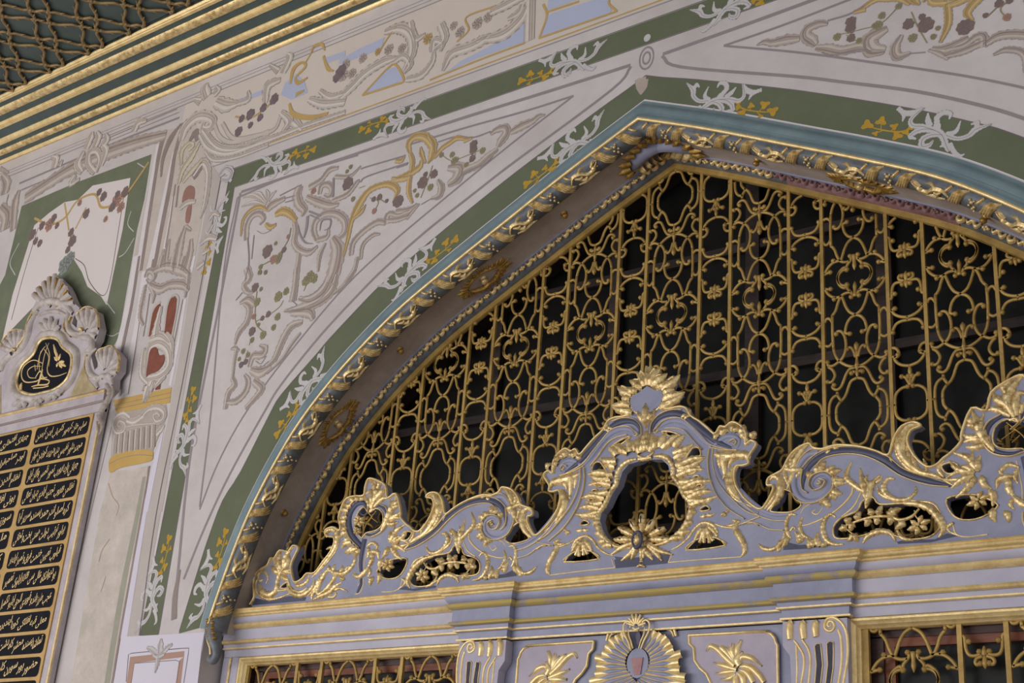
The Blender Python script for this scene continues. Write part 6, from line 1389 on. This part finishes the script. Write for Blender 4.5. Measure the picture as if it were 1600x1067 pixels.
def bar_h(nm, z0, z1, y0, m, x0=XL, x1=XR):
    b = MB(); b.box(x0, x1, y0, -.02, z0, z1); part_of(b.build(nm, m, smooth=False), plq)
bar_h('gilded_top_fillet', 4.378, 4.392, PY - .02, GOLD_PALE, XL - .02, XR + .005)
bar_h('lilac_cornice', 4.330, 4.378, PY - .012, PLIL); bar_h('dark_fillet', 4.318, 4.330, PY - .006, SHADOW)
bar_h('lilac_frieze', 4.262, 4.318, PY, PLIL)
b = MB(); b.box(2 * PXC + 3.853, -3.853, PY, PY + .02, 1.6, 4.258); part_of(b.build('gold_ground', MGOLD, smooth=False), plq)
for x in (-3.778, 2 * PXC + 3.778):
    b = MB(); b.box(x - .006, x + .006, PY - .004, PY + .02, 1.6, 4.26); part_of(b.build('gilded_edge', GOLD_PALE, smooth=False), plq)
FORMS = {}
for c_ in list(range(0xFB50, 0xFE00)) + list(range(0xFE70, 0xFEFD)):
    d_ = unicodedata.decomposition(chr(c_)).split()
    if len(d_) == 2 and d_[0] in ('<isolated>', '<initial>', '<medial>', '<final>'): FORMS.setdefault(int(d_[1], 16), {})[d_[0][1:-1]] = chr(c_)
def shape_text(t):
    L_ = [ord(c) for c in t]; out = []
    jn = lambda c: c in FORMS and 'initial' in FORMS[c]
    jp = lambda c: c in FORMS and 'final' in FORMS[c]
    for i, c in enumerate(L_):
        if c not in FORMS: out.append(chr(c)); continue
        p = i > 0 and jn(L_[i - 1]) and jp(c); n = i + 1 < len(L_) and jn(c) and jp(L_[i + 1])
        out.append(FORMS[c].get('medial' if p and n else 'final' if p else 'initial' if n else 'isolated', chr(c)))
    return ''.join(out[::-1])
def text_mesh(t, x0, x1, z0, z1, Y):
    """word by word, each word dropping towards its end as in the slanting script"""
    words = t.split(); ms = []
    for w_ in words:
        cu = bpy.data.curves.new('lettering', 'FONT'); cu.body = shape_text(w_); cu.resolution_u = 2; cu.offset = .014
        o = bpy.data.objects.new('lettering', cu); COL.objects.link(o)
        me = bpy.data.meshes.new_from_object(o.evaluated_get(bpy.context.evaluated_depsgraph_get()))
        ms.append(([tuple(v.co) for v in me.vertices], [tuple(p.vertices) for p in me.polygons]))
        bpy.data.objects.remove(o); bpy.data.curves.remove(cu); bpy.data.meshes.remove(me)
    V, Fc = [], []; x = 0.0
    for vs, fs in ms[::-1]:
        if not vs: continue
        mn = min(v[0] for v in vs); mx = max(v[0] for v in vs); o = len(V)
        for v in vs:
            xx = v[0] - mn
            V.append((x + xx * 1.0 + v[1] * .10, v[1] * 1.15 + (xx - (mx - mn) / 2) * .30))
        Fc += [tuple(i + o for i in f) for f in fs]; x += (mx - mn) + .10
    mx = max(v[0] for v in V); mn = min(v[0] for v in V); my0 = min(v[1] for v in V); my1 = max(v[1] for v in V)
    b = MB(); b.v = [(lerp(x0, x1, (v[0] - mn) / (mx - mn)), Y, lerp(z0, z1, (v[1] - my0) / (my1 - my0))) for v in V]; b.f = Fc
    return b
RIGHT = ['سلیم خان کرمور کامیاب ایدن کرمدن', 'مجدد داور نفیس دنیا درینه کوزدن انوار', 'جهانی پایه برورب تمور نامس والان ایلر', 'نظامن ویروب تجدید ایلدی بنیان تعالی', 'کره اصلو اندر حمد پسنده سریر آرا', 'بیلور ترتیب دولت همنی بخت و تخانی', 'قیلوب تعیین خدمت فرق و تمیز ایله بر', 'بو دیوانکاه عالی سی ویربرایلوک تعمیر', 'عجب طرز بلند و قویدی الحق ایلیو تکمیل', 'معلی قبه افلاکی کویا ایندیروب', 'تماشا پسنده محشر کاه دشت عکس', 'حضور بور سورن کان دولت', 'جهان دولت عالی نظام', 'کرم خان سلیم', 'دولت عالی']
LEFT = ['جهانک افتخاری مقتدی داور', 'اودر صاحبقران دولت عالی', 'نظام الدین دنیا و ایکی عالم', 'بونی افلاک ایچره لطف', 'سوزنده فخر دولت کامل', 'ملوک عالم و دولت', 'کرم صاحب عالی', 'جهان دولت', 'نظام عالی', 'تعالی دولت', 'بنیان عالی', 'سریر آرا', 'انوار جهان', 'کرم', 'عالی']
def rrect(x0, x1, z0, z1, r=.026):
    P = []
    for cx, cz, a0 in ((x1 - r, z1 - r, 0), (x0 + r, z1 - r, 90), (x0 + r, z0 + r, 180), (x1 - r, z0 + r, 270)):
        for k in range(5): a = math.radians(a0 + 90 * k / 4); P.append((cx + r * math.cos(a), cz + r * math.sin(a)))
    return P
for i in range(13):
    z1 = 4.243 - .1329 * i; z0 = z1 - .113
    for x0, x1, t in ((-4.418, -3.876, RIGHT[i]), (2 * PXC + 3.876, -4.462, LEFT[i])):
        b = MB(); b.plate([rrect(x0, x1, z0, z1)], PY - .0015, PY); c = b.build('inscription_cell', NAVY, smooth=False); part_of(c, plq)
        tb = text_mesh(t, x0 + .022, x1 - .022, z0 + .006, z1 - .007, PY - .004)
        o = tb.build('inscription_line', TXT, c, smooth=False)
# ---- carved crest
P0 = Crop(0, 420, 4.104, -.11); C1p = Crop(0, 600, 5.333, -.10)
cr_o = {}
def crest(name, K, strokes, m, Y=-.085, hk=.5, both=True, leaf=False, lift=0.0):
    for pts, w in strokes:
        b = MB(); P = [Vector(p) for p in K(*pts, Y=-.11)]; f = K.mm(pts[0], pts[1], 10, -.11) / 10
        ws = [v * f for v in w] if isinstance(w, (tuple, list)) else [w * f, w * f]
        hs = [min(.05, v * hk) + lift for v in ws]
        b.relief([tuple(p) for p in P], ws, hs, Y, n=5, leaf=leaf)
        part_of(b.build(name, m), plq)
        if both:
            b.v = [(2 * PXC - x, y, z) for x, y, z in b.v]; b.f = [q[::-1] for q in b.f]; part_of(b.build(name, m), plq)
def mx(P): return [(2 * PXC - x, z) for x, z in P]
right = P0(335, 28, 400, 92, 420, 130, 450, 205, 490, 240, 480, 275, 455, 292, 440, 340, 470, 370, 478, 300, 540, 238, 598, 262, 618, 370, 600, 440, 575, 480, 560, 540, 585, 640, 605, 620, 605, 530, 640, 505, 700, 490, 748, 550, 740, 640, 705, 690, 700, 760, 660, 800)
left = P0(290, 50, 245, 100, 200, 150, 215, 190, 185, 250, 165, 320, 150, 380, 125, 385, 70, 385, 10, 440, -30, 480, -40, 560, 0, 640, -60, 690, -120, 700, -170, 760, -160, 830)
full = right + [(right[-1][0], 4.392), (left[-1][0], 4.392)] + left[::-1]
b = MB(); b.plate([full], -.085, -.03); part_of(b.build('crest_board', PLIL, smooth=False), plq)
def tips(bx, by, T, w): return [((bx + (tx - bx) * .15, by + (ty - by) * .15, bx + (tx - bx) * .6, by + (ty - by) * .6, tx, ty), w) for tx, ty in T]
TOPT = [(198, 158), (225, 120), (262, 82), (298, 50), (335, 30), (375, 62), (408, 100), (432, 150), (462, 205)]
crest('shell_lobe', P0, tips(325, 250, TOPT, (16, 46, 34)), IVORY, hk=.5, both=False)
crest('shell_edge', P0, tips(325, 250, [((TOPT[i][0] + TOPT[i + 1][0]) / 2, (TOPT[i][1] + TOPT[i + 1][1]) / 2 + 6) for i in range(8)], (3, 5, 8)), GOLD_DARK, hk=1.2, lift=.010, both=False)
crest('shell_collar', P0, [((190, 280, 250, 215, 330, 200, 400, 225, 450, 280), (24, 46, 50, 46, 24)), ((215, 300, 280, 270, 350, 265, 410, 290), (14, 26, 26, 14))], IVORY, both=False)
R2T = [(478, 290), (505, 260), (545, 236), (592, 252), (616, 310), (618, 372), (600, 430)]
L2T = [(-5, 500), (5, 455), (40, 408), (78, 384), (122, 384), (134, 430)]
R3T = [(606, 540), (625, 512), (662, 498), (708, 488), (745, 545), (750, 600), (736, 655), (700, 690)]
for T, c in ((R2T, (545, 400)), (L2T, (85, 520)), (R3T, (658, 655))):
    crest('shell_lobe', P0, tips(*c, T, (16, 40, 30)), IVORY, hk=.5, both=False)
    crest('shell_edge', P0, [(tuple(v for p in T[:-1] for v in p), 7)], GOLD, hk=.8, lift=.012, both=False)
crest('gilded_boss', P0, [((500, 390, 512, 382, 525, 392), (14, 26, 14)), ((70, 520, 82, 512, 95, 522), (14, 26, 14))], GOLD, both=False, lift=.02)
crest('scroll_frame', P0, [((425, 240, 415, 320, 430, 390, 480, 415, 530, 390), (24, 34, 40, 40, 20)), ((225, 260, 180, 340, 160, 430, 120, 505, 60, 560), (24, 42, 46, 42, 20)), ((60, 540, 10, 590, -10, 650), (40, 50, 30)), ((545, 560, 550, 640, 585, 690, 640, 690), (30, 40, 44, 24)), ((600, 500, 560, 540, 548, 610), (14, 24, 20)), ((500, 430, 560, 440, 570, 500, 530, 520), (30, 44, 44, 20)), ((610, 760, 600, 720, 640, 680, 690, 690, 700, 740), (24, 30, 34, 34, 20))], IVORY, both=False)
crest('scroll_edge', P0, [((445, 300, 428, 345, 445, 400, 500, 408), 7), ((545, 545, 535, 620, 560, 690, 610, 700), 7), ((410, 310, 400, 380, 440, 430), 6), ((205, 260, 165, 340, 145, 430, 100, 500), 6)], GOLD, hk=.8, lift=.016, both=False)
crest('drop_leaf', C1p, [((860, -10, 892, 70, 845, 170, 800, 255, 828, 330, 800, 410), (40, 50, 56, 50, 40, 10)), ((900, -20, 915, 60, 880, 150), (20, 30, 12)), ((780, 300, 790, 370, 800, 420), (20, 24, 8))], mat('aged_carving', srgb(172, 160, 154), srgb(140, 128, 120), rough=.65, scale=16, bump=.2), leaf=True, both=False)
# medallion with the cipher
OV = P0(270, 440, 330, 436, 365, 455, 388, 495, 440, 540, 446, 600, 430, 670, 395, 725, 330, 770, 260, 790, 200, 802, 140, 790, 105, 760, 96, 700, 130, 612, 200, 545, 232, 475, Y=-.11)
b = MB(); b.plate([[(q.x, q.y) for q in cr(OV, 4, closed=True)]], -.094, -.085); med = b.build('cipher_medallion', NAVY, smooth=False); part_of(med, plq)
def ring(nm, pts, w, h, m, Y):
    b = MB(); c = cr(pts, 4, closed=True); c.append(c[0]); b.relief(c, w, h, Y, n=0); part_of(b.build(nm, m), plq)
ring('medallion_rim', OV, .026, .014, GOLD, -.090)
cx0 = sum(p[0] for p in OV) / len(OV); cz0 = sum(p[1] for p in OV) / len(OV)
ring('medallion_frame', [(cx0 + (x - cx0) * 1.17, cz0 + (z - cz0) * 1.15) for x, z in OV], .055, .030, IVORY, -.085)
crest('medallion_crown', P0, tips(320, 420, [(240, 350), (270, 320), (310, 305), (350, 320), (370, 360)], (18, 44, 26)), IVORY, both=False, hk=.4, Y=-.095)
crest('medallion_leaf', P0, tips(160, 830, [(65, 870), (95, 885), (140, 885)], (20, 44, 14)) + tips(250, 820, [(180, 870), (215, 880), (260, 850)], (20, 44, 14)) + tips(360, 780, [(280, 840), (330, 835), (380, 800), (400, 770)], (20, 44, 14)), IVORY, both=False, Y=-.095)
tz = [((255, 650, 262, 600, 275, 540, 300, 470), (5, 6, 6, 3)), ((240, 650, 240, 560, 262, 510, 280, 490), (5, 6, 6, 3)), ((225, 640, 235, 580, 250, 520), (5, 6, 3)), ((270, 510, 300, 560, 290, 640, 310, 680, 360, 680, 415, 660), (4, 6, 7, 8, 6, 3)), ((280, 470, 305, 540, 300, 620), (3, 6, 3)), ((260, 600, 200, 580, 140, 620, 125, 680, 150, 720, 220, 715, 260, 690), (4, 6, 7, 8, 8, 7, 4)), ((250, 620, 200, 620, 165, 650, 175, 690, 220, 695), (3, 5, 6, 6, 3)), ((190, 750, 230, 740, 290, 735, 300, 710, 250, 700, 215, 720), (6, 9, 10, 8, 8, 4)), ((230, 740, 250, 680, 260, 640), (12, 16, 8)), ((200, 760, 260, 755, 300, 745), 7), ((215, 690, 245, 650, 265, 690, 290, 690), (6, 9, 9, 4)), ((120, 780, 122, 740, 128, 725), (18, 22, 4)), ((210, 610, 215, 650), 5)]
crest('cipher_stroke', P0, tz, TXT, both=False, Y=-.0942, hk=.35)
crest('cipher_spray', P0, tips(360, 590, [(330, 480), (345, 520), (375, 540), (400, 590), (410, 620), (385, 630), (350, 625), (335, 560)], (8, 20, 6)), TXT, both=False, Y=-.0942, hk=.3)
tri = P0(430, 812, 525, 592, 545, 700, 605, 772, Y=-.11)
GILT = mat('rubbed_gilt_patch', srgb(176, 160, 126), srgb(150, 132, 96), rough=.6, scale=16)
b = MB(); b.plate([tri], -.088, -.085); part_of(b.build('gilt_spandrel', GILT, smooth=False), plq)
b = MB(); b.plate([mx(tri)], -.088, -.085); part_of(b.build('gilt_spandrel', GILT, smooth=False), plq)
